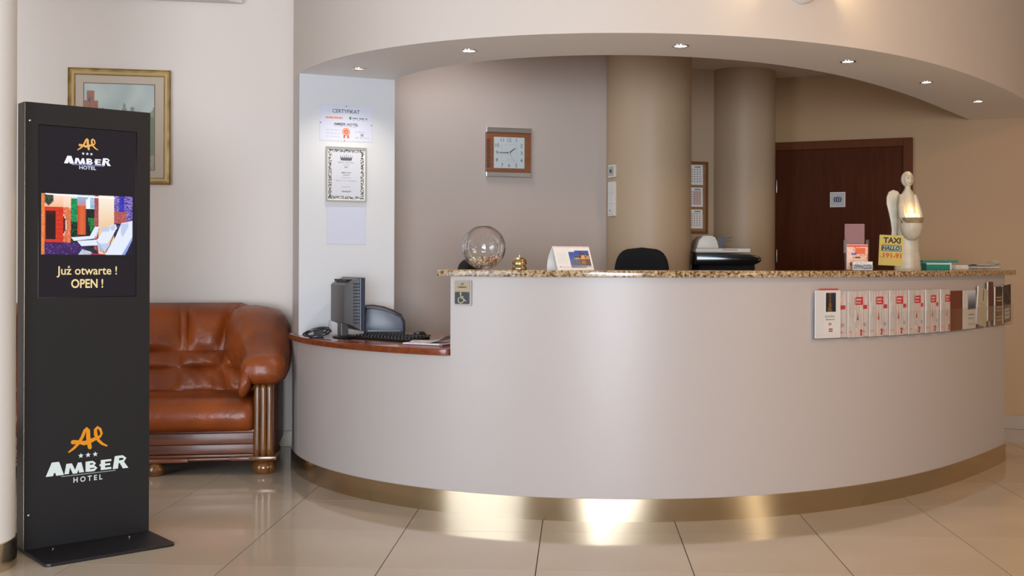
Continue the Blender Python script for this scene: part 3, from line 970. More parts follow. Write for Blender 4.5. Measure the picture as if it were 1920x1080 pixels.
def half(m):
    f = lambda u: u if m > 0 else 2 * UC - u
    def Q(a, b, c, d):
        p = [(f(a[0]), a[1]), (f(b[0]), b[1]), (f(c[0]), c[1]), (f(d[0]), d[1])]
        return p if m > 0 else [p[1], p[0], p[3], p[2]]
    pad('back_panel', Q((-.485, Z2), (-.315, Z2), (-.245, ZT), (-.500, ZT)), .045, 12, 12, .002, seed=1)
    pad('back_strip', Q((-.535, Z2), (-.485, Z2), (-.500, ZT), (-.555, ZT)), .022, 5, 12, .002, seed=2)
    pad('back_strip', Q((-.315, Z2), (-.275, Z2), (-.200, ZT), (-.245, ZT)), .022, 5, 12, .002, seed=3)
    pad('back_panel', Q((-.275, Z2), (-.10, Z2), (-.11, ZT - .035), (-.200, ZT)), .05, 10, 12, .003, seed=4)
    pad('waist_pad', Q((-.535, Z1), (-.285, Z1), (-.275, Z2), (-.535, Z2)), .045, 18, 8, .0035, seed=5)
    pad('back_panel', Q((-.285, Z1), (-.10, Z1), (-.10, Z2), (-.275, Z2)), .045, 10, 6, .004, seed=6)
    pad('lower_panel', Q((-.545, ZB), (-.24, ZB), (-.285, Z1), (-.535, Z1)), .035, 18, 8, .004, seed=7)
    pad('lower_panel', Q((-.24, ZB), (-.09, ZB), (-.10, Z1), (-.285, Z1)), .035, 10, 8, .005, seed=8)
half(1); half(-1)
pad('back_panel', [(2 * UC + .535, Z2), (-.535, Z2), (-.555, ZT), (2 * UC + .555, ZT)], .05, 16, 12, .001, edge=6, seed=9)
pad('waist_pad', [(2 * UC + .535, Z1), (-.535, Z1), (-.535, Z2), (2 * UC + .535, Z2)], .03, 16, 6, .002, edge=6, seed=10)
pad('lower_panel', [(2 * UC + .545, ZB), (-.545, ZB), (-.535, Z1), (2 * UC + .535, Z1)], .04, 16, 8, .001, edge=6, seed=11)
def arm(m):
    # overstuffed arm: loft from the scrolled front back up into the corner of the backrest
    secs = [(-.075, -.025, .575, .02, .02), (-.07, -.02, .575, .07, .042), (-.05, -.012, .575, .105, .068), (-.01, -.004, .577, .120, .082), (.06, .0, .588, .126, .092),
            (.16, -.004, .62, .134, .118), (.28, -.02, .658, .15, .152), (.40, -.058, .692, .18, .180), (.50, -.082, .712, .192, .190), (.60, -.095, .720, .196, .190), (.69, -.10, .720, .186, .178), (.76, -.11, .72, .15, .13), (.79, -.10, .715, .05, .06)]
    rings = []
    for i, (v, uc, wc, a, b) in enumerate(secs):
        r = []
        for j in range(28):
            th = 2 * math.pi * j / 28
            c, s = math.cos(th), math.sin(th)
            e = 2 / 2.7
            x = uc + a * math.copysign(abs(c) ** e, c)
            z = wc + b * math.copysign(abs(s) ** e, s)
            wrk = .005 * math.sin(9 * th + v * 30) * (1 if 0 < i < 12 else 0) + .004 * math.sin(v * 55 + 3 * th)
            x += wrk * c; z += wrk * s
            r.append(((x if m > 0 else 2 * UC - x), v, z))
        rings.append(r)
    MB().loft(rings).build('armrest', 'leather', so, smooth=80)
    # scroll that hangs in front of the cushion
    rings = []
    for v, s in ((-.085, .15), (-.08, .6), (-.06, .92), (-.02, 1), (.1, 1), (.3, .9)):
        r = []
        for j in range(18):
            th = 2 * math.pi * j / 18
            x = -.098 + .034 * s * math.cos(th) + .012 * math.sin(th); z = .505 + .078 * s * math.sin(th)
            r.append(((x if m > 0 else 2 * UC - x), v, z))
        rings.append(r)
    MB().loft(rings).build('arm_scroll', 'leather', so, smooth=80)
arm(1); arm(-1)

# ================================================================== PAPERS ON THE PIER
J, I_ = crv(TJ, 0)[0], crv(TJ, -.545)[0]
uJ = (I_ - J).normalized()
aJ = math.atan2(uJ.y, uJ.x)
def hang(name, label, cat, p0, a, x0, y0, x1, y1, off=.0, group=None):
    """a flat thing on the wall plane through p0 with heading a; pixel box of its face -> thing at its centre, half width, half height"""
    n = Vector((math.sin(a), -math.cos(a), 0))
    A = on_plane(x0, y0, p0 + n * off, n); B = on_plane(x1, y1, p0 + n * off, n)
    u = Vector((math.cos(a), math.sin(a), 0))
    c = (A + B) / 2 - n * off
    return thing(name, label, cat, c, a, group), abs((B - A).dot(u)) / 2, abs(B.z - A.z) / 2
t, W, H = hang('certificate', 'white certificate with an orange rosette on the pier above the framed diploma', 'certificate', J, aJ, 600, 196, 697, 267)
MB().box(-W, W, -.0012, 0, -H, H).build('sheet', 'paperblue', t, smooth=0)
MB().box(-W - .004, W + .004, -.0032, -.0016, -H - .004, H + .004).build('cover_sheet', 'pane', t, smooth=0)
k = Ink(y=-.0012)
k.text('CERTYFIKAT', 0, H * .58, H * .22, '#44444c', w=W * 1.05, bold=.012)
k.text('AMBER HOTEL', 0, -H * .12, H * .15, '#2c2828', w=W * .95, bold=.025)
k.rect(-W * .80, -W * .12, H * .24, H * .37, '#e2b2a6').layer().skim(-W * .76, -W * .16, H * .27, H * .07, '#d58c7c', 4, 1)
k.rect(W * .12, W * .20, H * .24, H * .40, '#5a8a50'); k.skim(W * .24, W * .82, H * .28, H * .07, '#77838f', 3, 2)
k.skim(W * .24, W * .84, H * .20, H * .03, '#a0a6bb', 3, 3); k.skim(-W * .45, W * .42, -H * .19, H * .03, '#9a9aa4', 6, 4)
for zz, sd in ((-.42, 5), (-.60, 6), (-.78, 7)):
    k.skim(-W * .76, -W * .25, H * zz, H * .04, '#b4b5c2', 4, sd)
k.skim(W * .35, W * .75, -H * .47, H * .04, '#a0a1b0', 3, 8); k.skim(W * .35, W * .88, -H * .80, H * .04, '#a0a1b0', 3, 9)
k.rect(W * .56, W * .68, -H * .70, -H * .54, '#9a9aa6')
k.poly([(-W * .09, -H * .62), (-W * .02, -H * .58), (-W * .05, -H * .86), (-W * .11, -H * .82)], '#c5623a'); k.poly([(W * .02, -H * .58), (W * .09, -H * .62), (W * .12, -H * .82), (W * .05, -H * .86)], '#c5623a')
k.layer(); k.disc(0, -H * .47, W * .15, '#d9714a'); k.layer(); k.disc(0, -H * .47, W * .12, '#f0d8cc'); k.layer(); k.disc(0, -H * .47, W * .10, '#d0653c')
k.layer(); k.text('300', 0, -H * .53, H * .10, '#f0b090', w=W * .12)
k.build('print', t)
for xx, zz in ((0, H * .98), (-W * .98, 0), (W * .98, -.004), (-W * .06, -H * .98)):
    MB().lathe([(.003, 0), (.0028, .002), (.0012, .003)], seg=8).build('pin', 'blackplastic', t, loc=(xx, -.0032, zz)).rotation_euler = (math.pi / 2, 0, 0)

t, W, H = hang('framed_diploma', 'small framed diploma with an ornamental grey border and crown on the pier', 'certificate', J, aJ, 611, 274, 686, 379)
for nm, x0, x1, z0, z1 in (('frame_rail', -W, W, H - .008, H), ('frame_rail', -W, W, -H, -H + .008), ('frame_rail', -W, -W + .008, -H + .008, H - .008), ('frame_rail', W - .008, W, -H + .008, H - .008)):
    MB().box(x0, x1, -.014, 0, z0, z1).build(nm, 'greyplastic', t, bevel=.002, smooth=0)
MB().box(-W + .008, W - .008, -.004, 0, -H + .008, H - .008).build('border_sheet', 'ornament', t, smooth=0)
k = Ink(y=-.004)
k.rect(-W + .008, W - .008, H - .014, H - .008, '#f0efec'); k.rect(-W + .008, W - .008, -H + .008, -H + .014, '#f0efec')
k.rect(-W + .008, -W + .013, -H + .008, H - .008, '#f0efec'); k.rect(W - .013, W - .008, -H + .008, H - .008, '#f0efec')
k.rect(-W * .72, W * .72, -H * .80, H * .80, '#d3d5dc').layer()
k.poly([(-W * .26, H * .50), (W * .26, H * .50), (W * .30, H * .60), (-W * .30, H * .60)], '#5c5d64')
for i in range(7):
    xx = -W * .27 + i * W * .09
    k.poly([(xx - W * .03, H * .60), (xx + W * .03, H * .60), (xx * 1.1, H * (.70 - .012 * abs(i - 3)))], '#5c5d64'); k.disc(xx * 1.1, H * (.715 - .012 * abs(i - 3)), W * .018, '#5c5d64', 8)
k.text('BEST HOTEL', 0, H * .40, H * .055, '#6a6b72', w=W * .78); k.text('AWARD', 0, H * .33, H * .035, '#8a8b92', w=W * .35)
k.text('2013', 0, H * .23, H * .06, '#4a4b52', w=W * .18, bold=.02)
k.text('AMBER HOTEL', 0, H * .03, H * .05, '#4a4b52', w=W * .5, bold=.02); k.text('GDAŃSK', 0, -H * .05, H * .05, '#4a4b52', w=W * .32, bold=.02)
k.skim(-W * .25, W * .25, -H * .14, H * .02, '#9a9ba4', 4, 3); k.text('Miejsce 1-3 w Trójmieście', 0, -H * .27, H * .06, '#6a6b72', w=W * 1.05)
k.skim(-W * .22, W * .22, -H * .47, H * .02, '#8a8b94', 4, 4); k.text('TRAVELIST', 0, -H * .66, H * .055, '#3a3b42', w=W * .48, bold=.03, shear=.2)
k.build('print', t)
MB().box(-W + .008, W - .008, -.0095, -.008, -H + .008, H - .008).build('glass_pane', 'pane', t, smooth=0)

t, W, H = hang('blank_notice', 'blank bluish-white sheet fixed under the framed diploma', 'notice', J, aJ, 613, 387, 684, 458)
MB().box(-W, W, -.0015, 0, -H, H).build('sheet', 'paperblue', t, smooth=0)
MB().box(-W - .003, W + .003, -.004, -.002, -H - .003, H + .003).build('cover_sheet', 'pane', t, smooth=0)

# ================================================================== DESK THINGS
ZD = .770
tM = thing('computer_monitor', 'dark grey computer monitor seen from its vented back on the desk', 'monitor', (-1.05, 6.02, ZD), math.radians(25))
# local +x = screen side, y = across
MB().box(.012, .040, -.185, .185, .045, .325).build('bezel', 'plasticblue', tM, bevel=.004, smooth=0)
MB().box(.0405, .0415, -.168, .168, .062, .308).build('screen', 'glossblack', tM, smooth=0)
mb = MB()
mb.loft([[(.012, -.180, .05), (.012, .180, .05), (.012, .180, .322), (.012, -.180, .322)], [(-.028, -.160, .075), (-.028, .160, .075), (-.028, .160, .305), (-.028, -.160, .305)], [(-.062, -.135, .085), (-.062, .135, .085), (-.062, .135, .285), (-.062, -.135, .285)]])
mb.build('back_cover', 'plastic', tM, bevel=.004, smooth=20)
for i in range(13):
    z = .085 + i * .017
    MB().box(-.020, .010, -.1805 + .0, -.170, z, z + .006).build('vent_slat', 'plasticblue', tM, smooth=0)
for i in range(10):
    y = -.12 + i * .026
    MB().box(-.045, .004, y, y + .010, .303, .314).build('vent_slat', 'blackplastic', tM, smooth=0)
mb = MB()
mb.loft([[(-.03 + x, y, z) for x, y in ((-.02, -.04), (.02, -.04), (.02, .04), (-.02, .04))] for z in (.012, .10)])
mb.build('neck', 'plastic', tM, bevel=.004, smooth=0)
MB().lathe([(.10, 0), (.105, .004), (.10, .010), (.06, .014), (.03, .016)], (0, 0, 0), 28, .8, 1.05).build('foot', 'blackplastic', tM)
# cable coil behind the monitor
pts = []
for i in range(120):
    a_ = i / 120 * math.tau * 5
    r = .055 + .012 * math.sin(i * .37)
    pts.append((r * 1.15 * math.cos(a_), r * .55 * math.sin(a_), .028 + .022 * math.sin(a_ * 1.0 + .6) + .006 * math.sin(i * .23)))
tc_ = thing('cable_coil', 'coil of thin dark cables left of the monitor foot', 'cable', (-1.215, 6.0, ZD))
MB().tube(pts, .0032, 6).build('cable', 'blackplastic', tc_)
MB().tube([(.045, .03, .012), (.05, .06, .03), (.05, .075, .07), (.055, .07, .09)], .0032, 6).build('cable_tail', 'greyplastic', tc_)
MB().box(-.03, .02, .055, .085, 0, .05).build('adapter', 'blackplastic', tc_, bevel=.005, smooth=0)

tp = thing('desktop_printer', 'slate grey desktop printer with a rounded sloping cover behind the keyboard', 'printer', (-.885, 6.19, ZD), math.radians(8))
prof = [(-.105, .0), (.112, .0), (.118, .03), (.116, .085), (.10, .115), (.055, .138), (.0, .158), (-.06, .168), (-.10, .166), (-.112, .12)]
mb = MB().loft([[(x * s, y, z * s) for x, z in prof] for y, s in ((-.105, .93), (-.09, 1), (.08, 1), (.09, .97))])
mb.build('body', 'plasticblue', tp, bevel=.006, smooth=40)
mb = MB().loft([[(x * 1.012, y, z * 1.012 + .002) for x, z in prof[4:9]] for y in (-.08, .07)], cap=False, closed=False)
mb.build('cover', 'plastic', tp, smooth=40)
MB().box(-.085, .09, -.112, -.098, .03, .036).build('paper_slot', 'blackplastic', tp, smooth=0)

tk = thing('keyboard', 'black keyboard lying across the wooden desk top', 'keyboard', (-.80, 5.86, ZD), math.radians(-40))
MB().loft([[(x, -.075, 0), (x, .075, 0), (x, .075, .026), (x, -.075, .014)] for x in (-.215, .215)]).build('case', 'blackplastic', tk, bevel=.004, smooth=0)
key = None
for r in range(5):
    for c in range(16):
        if key is None:
            key = MB().box(-.0095, .0095, -.0095, .0095, 0, .007).build('key', 'blackplastic', tk, bevel=.002, smooth=0, seg=1); o = key
        else:
            o = key.copy(); COL.objects.link(o)
        o.location = (-.195 + c * .026, -.052 + r * .026, .0150 + r * .0020)
tm = thing('computer_mouse', 'black mouse behind the right end of the keyboard', 'mouse', (-.665, 6.0, ZD), math.radians(-20))
mb = MB()
mb.loft([[(.03 * s * math.cos(j * math.tau / 16), .052 * s * math.sin(j * math.tau / 16), z) for j in range(16)] for s, z in ((.95, 0), (1, .010), (.95, .024), (.75, .034), (.35, .039), (.05, .040))])
mb.build('shell', 'blackplastic', tm)
MB().lathe([(.006, -.003), (.007, 0), (.006, .003)], seg=10).build('wheel', 'greyplastic', tm, loc=(0, .025, .034)).rotation_euler = (0, math.pi / 2, 0)
MB().tube([(0, .052, .01), (.01, .12, .006), (-.05, .2, .006), (-.12, .24, .006)], .002, 6).build('cable', 'blackplastic', tm)

def sheet(name, label, x, y, z, rz, w, h, th, m, curl=0.0, cat='paper', group=None):
    t = thing(name, label, cat, (x, y, z), rz, group)
    nx, ny = 10, 8
    top = lambda i, j: (-w / 2 + w * i / nx, -h / 2 + h * j / ny, th + curl * max(0, (i / nx - .45)) ** 2 * 3 * (1 - .4 * j / ny) + curl * .25 * math.sin(j / ny * 3))
    vs = [top(i, j) for j in range(ny + 1) for i in range(nx + 1)] + [(a, b, c - th) for j in range(ny + 1) for i in range(nx + 1) for a, b, c in [top(i, j)]]
    n = nx + 1; N = n * (ny + 1)
    fs = []
    for j in range(ny):
        for i in range(nx):
            a = j * n + i
            fs += [(a, a + 1, a + n + 1, a + n), (N + a, N + a + n, N + a + n + 1, N + a + 1)]
    for i in range(nx):
        fs += [(i, N + i, N + i + 1, i + 1), (ny * n + i, ny * n + i + 1, N + ny * n + i + 1, N + ny * n + i)]
    for j in range(ny):
        fs += [(j * n, j * n + n, N + j * n + n, N + j * n), (j * n + nx, N + j * n + nx, N + j * n + n + nx, j * n + n + nx)]
    MB().add(vs, fs).build('pages', m, t, smooth=50)
    return t
M['magenta'] = mat('magenta_cover', '#7d2f5a', rough=.35)
M['greypage'] = mat('grey_print', '#b7b2a8', rough=.5, var=('#8d8880', 30))
sheet('magazine', 'magazine with a purple edge at the bottom of the papers on the desk', -.555, 5.52, ZD, math.radians(-22), .20, .15, .006, 'magenta', cat='magazine')
sheet('magazine', 'white magazine lying on the purple one on the desk', -.565, 5.525, ZD + .006, math.radians(-27), .21, .15, .005, 'paper', cat='magazine')
sheet('paper_sheet', 'loose curled pale sheet on top of the desk papers', -.555, 5.53, ZD + .0115, math.radians(-15), .19, .14, .001, 'greypage', curl=.035)

# ================================================================== PLAQUE ON THE COUNTER
tt = t_px(869)
p, n, tg = crv(tt)
aP = math.atan2(tg.y, tg.x)
d = p.y
A, B = at(853, 525, d), at(886, 573, d)
W, H = (B.x - A.x) / 2 / math.cos(aP), (A.z - B.z) / 2
t = thing('accessibility_plaque', 'bronze plaque with hotel logo and wheelchair symbol on the counter front', 'sign', Vector((p.x, p.y, (A.z + B.z) / 2)) + n * .002, aP)
def rrect(w, h, r, cx=0, cz=0, n=5):
    pts = []
    for sx, sz, a0 in ((1, 1, 0), (-1, 1, 90), (-1, -1, 180), (1, -1, 270)):
        for i in range(n + 1):
            a = math.radians(a0 + 90 * i / n)
            pts.append((cx + sx * (w - r) + r * math.cos(a), cz + sz * (h - r) + r * math.sin(a)))
    return pts
MB().prism(rrect(W, H, .008), -.005, .0).build('backing', 'greyplastic', t, smooth=30)
MB().prism(rrect(W * .87, H * .90, .006, -W * .04, H * .02), -.0075, -.005).build('panel', 'bronze', t, smooth=30)
k = Ink(y=-.0075)
k.poly(rrect(W * .84, H * .47, .005, -W * .04, -H * .40), '#262422')
k.layer()
amber_mark(k, -W * .02, H * .68, W * .42, '#2e251b')
k.text('AMBER', -W * .04, H * .38, H * .14, '#2e251b', w=W * 1.1, bold=.02)
q = lambda x, y: (-W * .04 + (x - 385) / 390 * W * 1.62, H * .02 - H * .90 * ((y - 195) / 640 * 2 - 1))
cc = '#b7ad86'
k.disc(*q(345, 535), W * .10, cc, 12)
k.stroke([q(345, 560), q(350, 630), q(355, 670), q(425, 672), q(455, 735), q(495, 745)], W * .10, cc)
k.stroke([q(350, 628), q(415, 630)], W * .09, cc)
ring = [q(350 + 78 * math.cos(a), 725 + 78 * math.sin(a)) for a in [math.radians(-115 - i * 15) for i in range(18)]]
k.stroke(ring, W * .09, cc)
k.build('symbols', t)

# ================================================================== OFFICE WALL THINGS
aA = math.atan(.30)
pA = Vector((-.2325, 7.4, 0))
t, W, H = hang('wall_clock', 'square wall clock with wooden surround and two aluminium bars', 'clock', pA, aA, 912, 238, 996, 333, .03)
MB().box(-W, W, -.025, 0, -H * .80, H * .80).build('surround', 'clockwood', t, bevel=.003, smooth=0)
for s in (1, -1):
    MB().box(-W, W, -.032, 0, min(s * H * .80, s * H), max(s * H * .80, s * H)).build('bar', 'alu', t, bevel=.003, smooth=0)
for i in range(14):
    z = -H * .62 + i * H * .085
    MB().box(-W * .985, -W * .82, -.0262, -.024, z, z + H * .03).build('groove', 'kside', t, smooth=0)
fx, fz, fs = W * .02, -.002, W * .68
MB().box(fx - fs, fx + fs, -.027, -.024, fz - fs * .98, fz + fs * .98).build('dial', 'clockface', t, smooth=0)
k = Ink(y=-.027)
for i in range(12):
    a = math.radians(30 * (i + 1))
    sx, sz = math.sin(a), math.cos(a)
    m = max(abs(sx), abs(sz))
    k.text(str(i + 1), fx + sx / m * fs * .80, fz + sz / m * fs * .80 - fs * .11, fs * .22, '#3a3d40', bold=0)
b = fs * .50
for x0, x1, z0, z1 in ((-b, b, b, b * 1.02), (-b, b, -b * 1.02, -b), (-b * 1.02, -b, -b, b), (b, b * 1.02, -b, b)):
    k.rect(fx + x0, fx + x1, fz + z0, fz + z1, '#8d9496')
k.text('QUARTZ', fx, fz - b * .85, fs * .05, '#7d8486')
k.build('numerals', t)
def hand(nm, ang, L, wd, back, y, m):
    a = math.radians(ang)
    mb = MB().prism([(-wd / 2, -back), (wd / 2, -back), (wd / 2 * .6, L), (-wd / 2 * .6, L)], y - .0015, y)
    o = mb.build(nm, m, t, smooth=0, loc=(fx, 0, fz)); o.rotation_euler = (0, a, 0)
hand('hour_hand', 52, fs * .50, fs * .055, fs * .02, -.029, 'blackplastic')
hand('minute_hand', 270, fs * .70, fs * .05, fs * .02, -.031, 'blackplastic')
hand('second_hand', 150, fs * .74, fs * .016, fs * .22, -.033, 'greyplastic')
MB().lathe([(.004, 0), (.004, .007), (.002, .008)], seg=10).build('spindle', 'chrome', t, loc=(fx, -.027, fz)).rotation_euler = (math.pi / 2, 0, 0)

# switches on the round column
def on_col(px, c, r):
    d_ = ray(px, 400); d_ = Vector((d_.x, d_.y)); cc_ = Vector((c.x, c.y))
    A_, B_, C_ = d_.dot(d_), -2 * d_.dot(cc_), cc_.dot(cc_) - r * r
    k_ = (-B_ - math.sqrt(max(0, B_ * B_ - 4 * A_ * C_))) / (2 * A_)
    q_ = d_ * k_
    return q_, (q_ - cc_).normalized()
q_, n_ = on_col(1148, c1, .292)
aW = math.atan2(n_.x, -n_.y)
z1_ = at(1146, 321, q_.y).z; z2_ = at(1145, 373, q_.y).z
t = thing('wall_switch', 'single white switch above the triple switch plate on the round column', 'switch', (q_.x, q_.y, z1_), aW)
MB().box(-.041, .041, -.010, .006, -.042, .042).build('frame', 'offwhite', t, bevel=.003, smooth=0)
MB().box(-.030, .030, -.014, -.01, -.030, .030).build('rocker', 'greyplastic', t, bevel=.003, smooth=0)
MB().box(-.012, .012, -.016, -.014, -.010, .010).build('dial_mark', 'plastic', t, bevel=.001, smooth=0)
t = thing('wall_switch', 'tall white triple switch plate on the round column', 'switch', (q_.x, q_.y, z2_), aW)
MB().box(-.041, .041, -.010, .006, -.115, .115).build('frame', 'offwhite', t, bevel=.003, smooth=0)
for i in (-1, 0, 1):
    MB().box(-.029, .029, -.014, -.010, i * .073 - .029, i * .073 + .029).build('rocker', 'offwhite', t, bevel=.003, smooth=0)
MB().box(-.010, -.002, -.016, -.014, -.082, -.074).build('pilot_lamp', 'blackplastic', t, smooth=0)

# notice board with three calendar sheets
aC = math.atan(.30)
pC = Vector((1.1537, 8.3, 0))
t, W, H = hang('notice_board', 'cork notice board in a brown wooden frame beside the round column', 'notice board', pC, aC, 1218, 300, 1328, 438.5, .02)
fr = .018
MB().box(-W + fr, W - fr, -.010, 0, -H + fr, H - fr).build('cork_panel', 'cork', t, smooth=0)
for x0, x1, z0, z1 in ((-W, W, H - fr, H), (-W, W, -H, -H + fr), (-W, -W + fr, -H + fr, H - fr), (W - fr, W, -H + fr, H - fr)):
    MB().box(x0, x1, -.020, 0, z0, z1).build('frame_rail', 'corkframe', t, bevel=.002, smooth=0)
for i, (y0, y1, lab) in enumerate(((308, 347, 'calendar sheet at the top of the notice board'), (350.5, 388, 'calendar sheet with pink columns in the middle of the notice board'), (392, 428.5, 'calendar sheet at the bottom of the notice board'))):
    t, W, H = hang('calendar_sheet', lab, 'calendar', pC + Vector((math.sin(aC), -math.cos(aC), 0)) * .0105, aC, 1262, y0, 1317.5 - i * .3, y1, .0, 'calendar sheets on the notice board')
    MB().prism([(-W, -H), (W * 1.02, -H), (W, H), (-W, H)], -.002, 0).build('sheet', 'paper', t, smooth=0)
    k = Ink(y=-.002)
    k.rect(W * .45, W * .85, H * .72, H * .86, '#8d8a88'); k.rect(-W * .85, -W * .3, H * .72, H * .86, '#8d8a88')
    if i == 1: k.rect(W * .35, W * .88, -H * .8, H * .62, '#d9b4b2')
    k.layer()
    for r in range(6):
        for c in range(10):
            k.rect(-W * .85 + c * W * .18, -W * .85 + c * W * .18 + W * .08, H * .5 - r * H * .24, H * .5 - r * H * .24 + H * .09, '#6a6664' if (c + r) % 3 else '#a05a58')
    k.build('print', t)['kind'] = 'stuff'

# ================================================================== OFFICE FURNITURE
tcp = thing('photocopier', 'floor copier with black body, pale lid and document tray by the round columns', 'copier', (1.245, 7.66, 0), 0)
MB().box(-.20, .16, -.20, .22, .02, 1.08).build('body', 'blackplastic', tcp, bevel=.012, smooth=0)
MB().box(-.238, -.20, -.18, .2, .85, 1.10).build('side_unit', 'greyplastic', tcp, bevel=.01, smooth=0)
pf = [(-.238, 1.165), (.15, 1.165), (.19, 1.185), (.20, 1.205), (.18, 1.225), (.12, 1.235), (-.238, 1.245)]
MB().prism(pf, -.235, .22).build('scanner_deck', 'glossblack', tcp, bevel=.008, smooth=30)
MB().box(-.21, .16, -.20, .20, 1.08, 1.166).build('output_bay', 'fabric', tcp, bevel=.008, smooth=0)
MB().box(-.236, .13, -.21, .20, 1.246, 1.276).build('platen_lid', 'offwhite', tcp, bevel=.01, smooth=0)
MB().box(-.06, .04, -.214, -.2, 1.262, 1.27).build('grip', 'greyplastic', tcp, bevel=.002, smooth=0)
MB().prism([(-.225, 1.276), (-.075, 1.276), (-.085, 1.32), (-.10, 1.352), (-.13, 1.362), (-.18, 1.362), (-.21, 1.33)], -.17, .17).build('document_feeder', 'offwhite', tcp, bevel=.008, smooth=30)
MB().prism([(-.088, 1.345), (.022, 1.352), (.022, 1.345), (-.03, 1.338), (-.04, 1.30), (-.055, 1.276), (-.072, 1.276)], -.14, .14).build('document_tray', 'blackplastic', tcp, smooth=0)
MB().prism([(-.034, 1.325), (.016, 1.33), (.016, 1.322), (-.034, 1.316)], -.13, .13).build('exit_tray', 'blackplastic', tcp, smooth=0)
for i, z in enumerate((.15, .38, .61)):
    dr = MB().box(-.19, .15, -.212, -.2, z, z + .20).build('paper_drawer', 'plastic', tcp, bevel=.004, smooth=0)
    MB().box(-.06, .03, -.218, -.212, z + .15, z + .17).build('handle', 'blackplastic', dr, smooth=0)

def office_chair(label, x, y, rz, ztop, bw):
    t = thing('office_chair', label, 'chair', (x, y, 0), rz, 'black office chairs behind the counter')
    rings = []
    hz = .30
    for dy, s in ((-.028, .80), (-.034, .93), (-.02, 1), (.012, 1), (.03, .95), (.034, .82)):
        r = []
        for j in range(32):
            th = math.tau * j / 32
            c, sn = math.cos(th), math.sin(th)
            e = 2 / 5.4
            xx = bw * s * math.copysign(abs(c) ** e, c); zz = hz * s * math.copysign(abs(sn) ** e, sn)
            zz -= .028 * (xx / bw) ** 2 * (zz > 0)
            r.append((xx * (1 + .06 * (1 - abs(zz) / hz)), dy - .25 * xx * xx * 1.2 + .20, ztop - hz + zz))
        rings.append(r)
    MB().loft(rings).build('backrest', 'fabric', t, smooth=70)
    MB().tube([(0, .255, ztop - .42), (0, .27, .60), (0, .22, .44), (0, .05, .42)], .018, 8).build('back_bracket', 'blackplastic', t)
    MB().loft([[(.235 * s * math.copysign(abs(math.cos(a)) ** .55, math.cos(a)), .23 * s * math.copysign(abs(math.sin(a)) ** .55, math.sin(a)) - .03, z) for a in [math.tau * j / 28 for j in range(28)]] for s, z in ((.85, .43), (.98, .44), (1, .47), (.96, .495), (.8, .505))]).build('seat', 'fabric', t, smooth=70)
    MB().lathe([(.028, .10), (.028, .26), (.019, .26), (.019, .43)], seg=14).build('gas_column', 'blackplastic', t)
    for i in range(5):
        a = math.tau * i / 5 + .3
        MB().tube([(.02 * math.cos(a), .02 * math.sin(a), .105), (.29 * math.cos(a), .29 * math.sin(a), .07)], [.022, .014], 8).build('leg', 'blackplastic', t)
        o = MB().lathe([(.006, -.02), (.026, -.018), (.028, 0), (.026, .018), (.006, .02)], seg=14).build('caster', 'blackplastic', t, loc=(.29 * math.cos(a), .29 * math.sin(a), .028))
        o.rotation_euler = (math.pi / 2, 0, a + math.pi / 2)
    return t
q_ = at(1203, 480, 6.95)
office_chair('black office chair with a broad backrest just right of the desk calendar', q_.x, 6.75, 0.0, at(1203, 464, 6.95).z, .167)
a_ = math.radians(72)
q_ = at(882, 480, 6.62)
office_chair('black office chair turned sideways, half hidden behind the glass candy bowl', q_.x + .2 * math.sin(a_), 6.62 - .2 * math.cos(a_), a_, at(880, 484.5, 6.62).z, .165)

# ================================================================== ON THE GRANITE TOP
ZG = 1.142
def ctop(px, off):
    t_ = t_px(px, off)
    p_, n_, tg_ = crv(t_, off)
    return Vector((p_.x, p_.y, ZG)), math.atan2(tg_.y, tg_.x)
# glass bowl with a slanting mouth, candies inside
p, a = ctop(907, -.20)
R = (948 - 865) / 2 / F * p.y
t = thing('candy_bowl', 'clear glass ball bowl with a slanted mouth and colourful sweets on the granite', 'bowl', p)
ax_ = Vector((.05, -.80, .60)).normalized()
e1 = ax_.cross(Vector((0, 0, 1))).normalized(); e2 = ax_.cross(e1)
def bowl_ring(r_, ang):
    return [Vector((0, 0, R)) + (e1 * math.cos(math.tau * j / 48) + e2 * math.sin(math.tau * j / 48)) * r_ * math.sin(ang) + ax_ * r_ * math.cos(ang) for j in range(48)]
A0 = math.radians(47)
angs = [A0 + (math.pi - .02 - A0) * i / 26 for i in range(27)]
rings = [bowl_ring(R - .0035, x) for x in reversed(angs)] + [bowl_ring(R - .0017, A0 - .02)] + [bowl_ring(R, x) for x in angs]
mb = MB().loft(rings)
for i, v in enumerate(mb.v):                       # flat foot
    if v[2] < .004: mb.v[i] = (v[0], v[1], .001 if v[2] < .002 else .004)
mb.build('glass', 'glass', t, smooth=60)
o = MB().tube([Vector(q) for q in bowl_ring(R - .001, A0 - .01)] + [Vector(bowl_ring(R - .001, A0 - .01)[0])], .0026, 8).build('rim', 'rimglass', t)
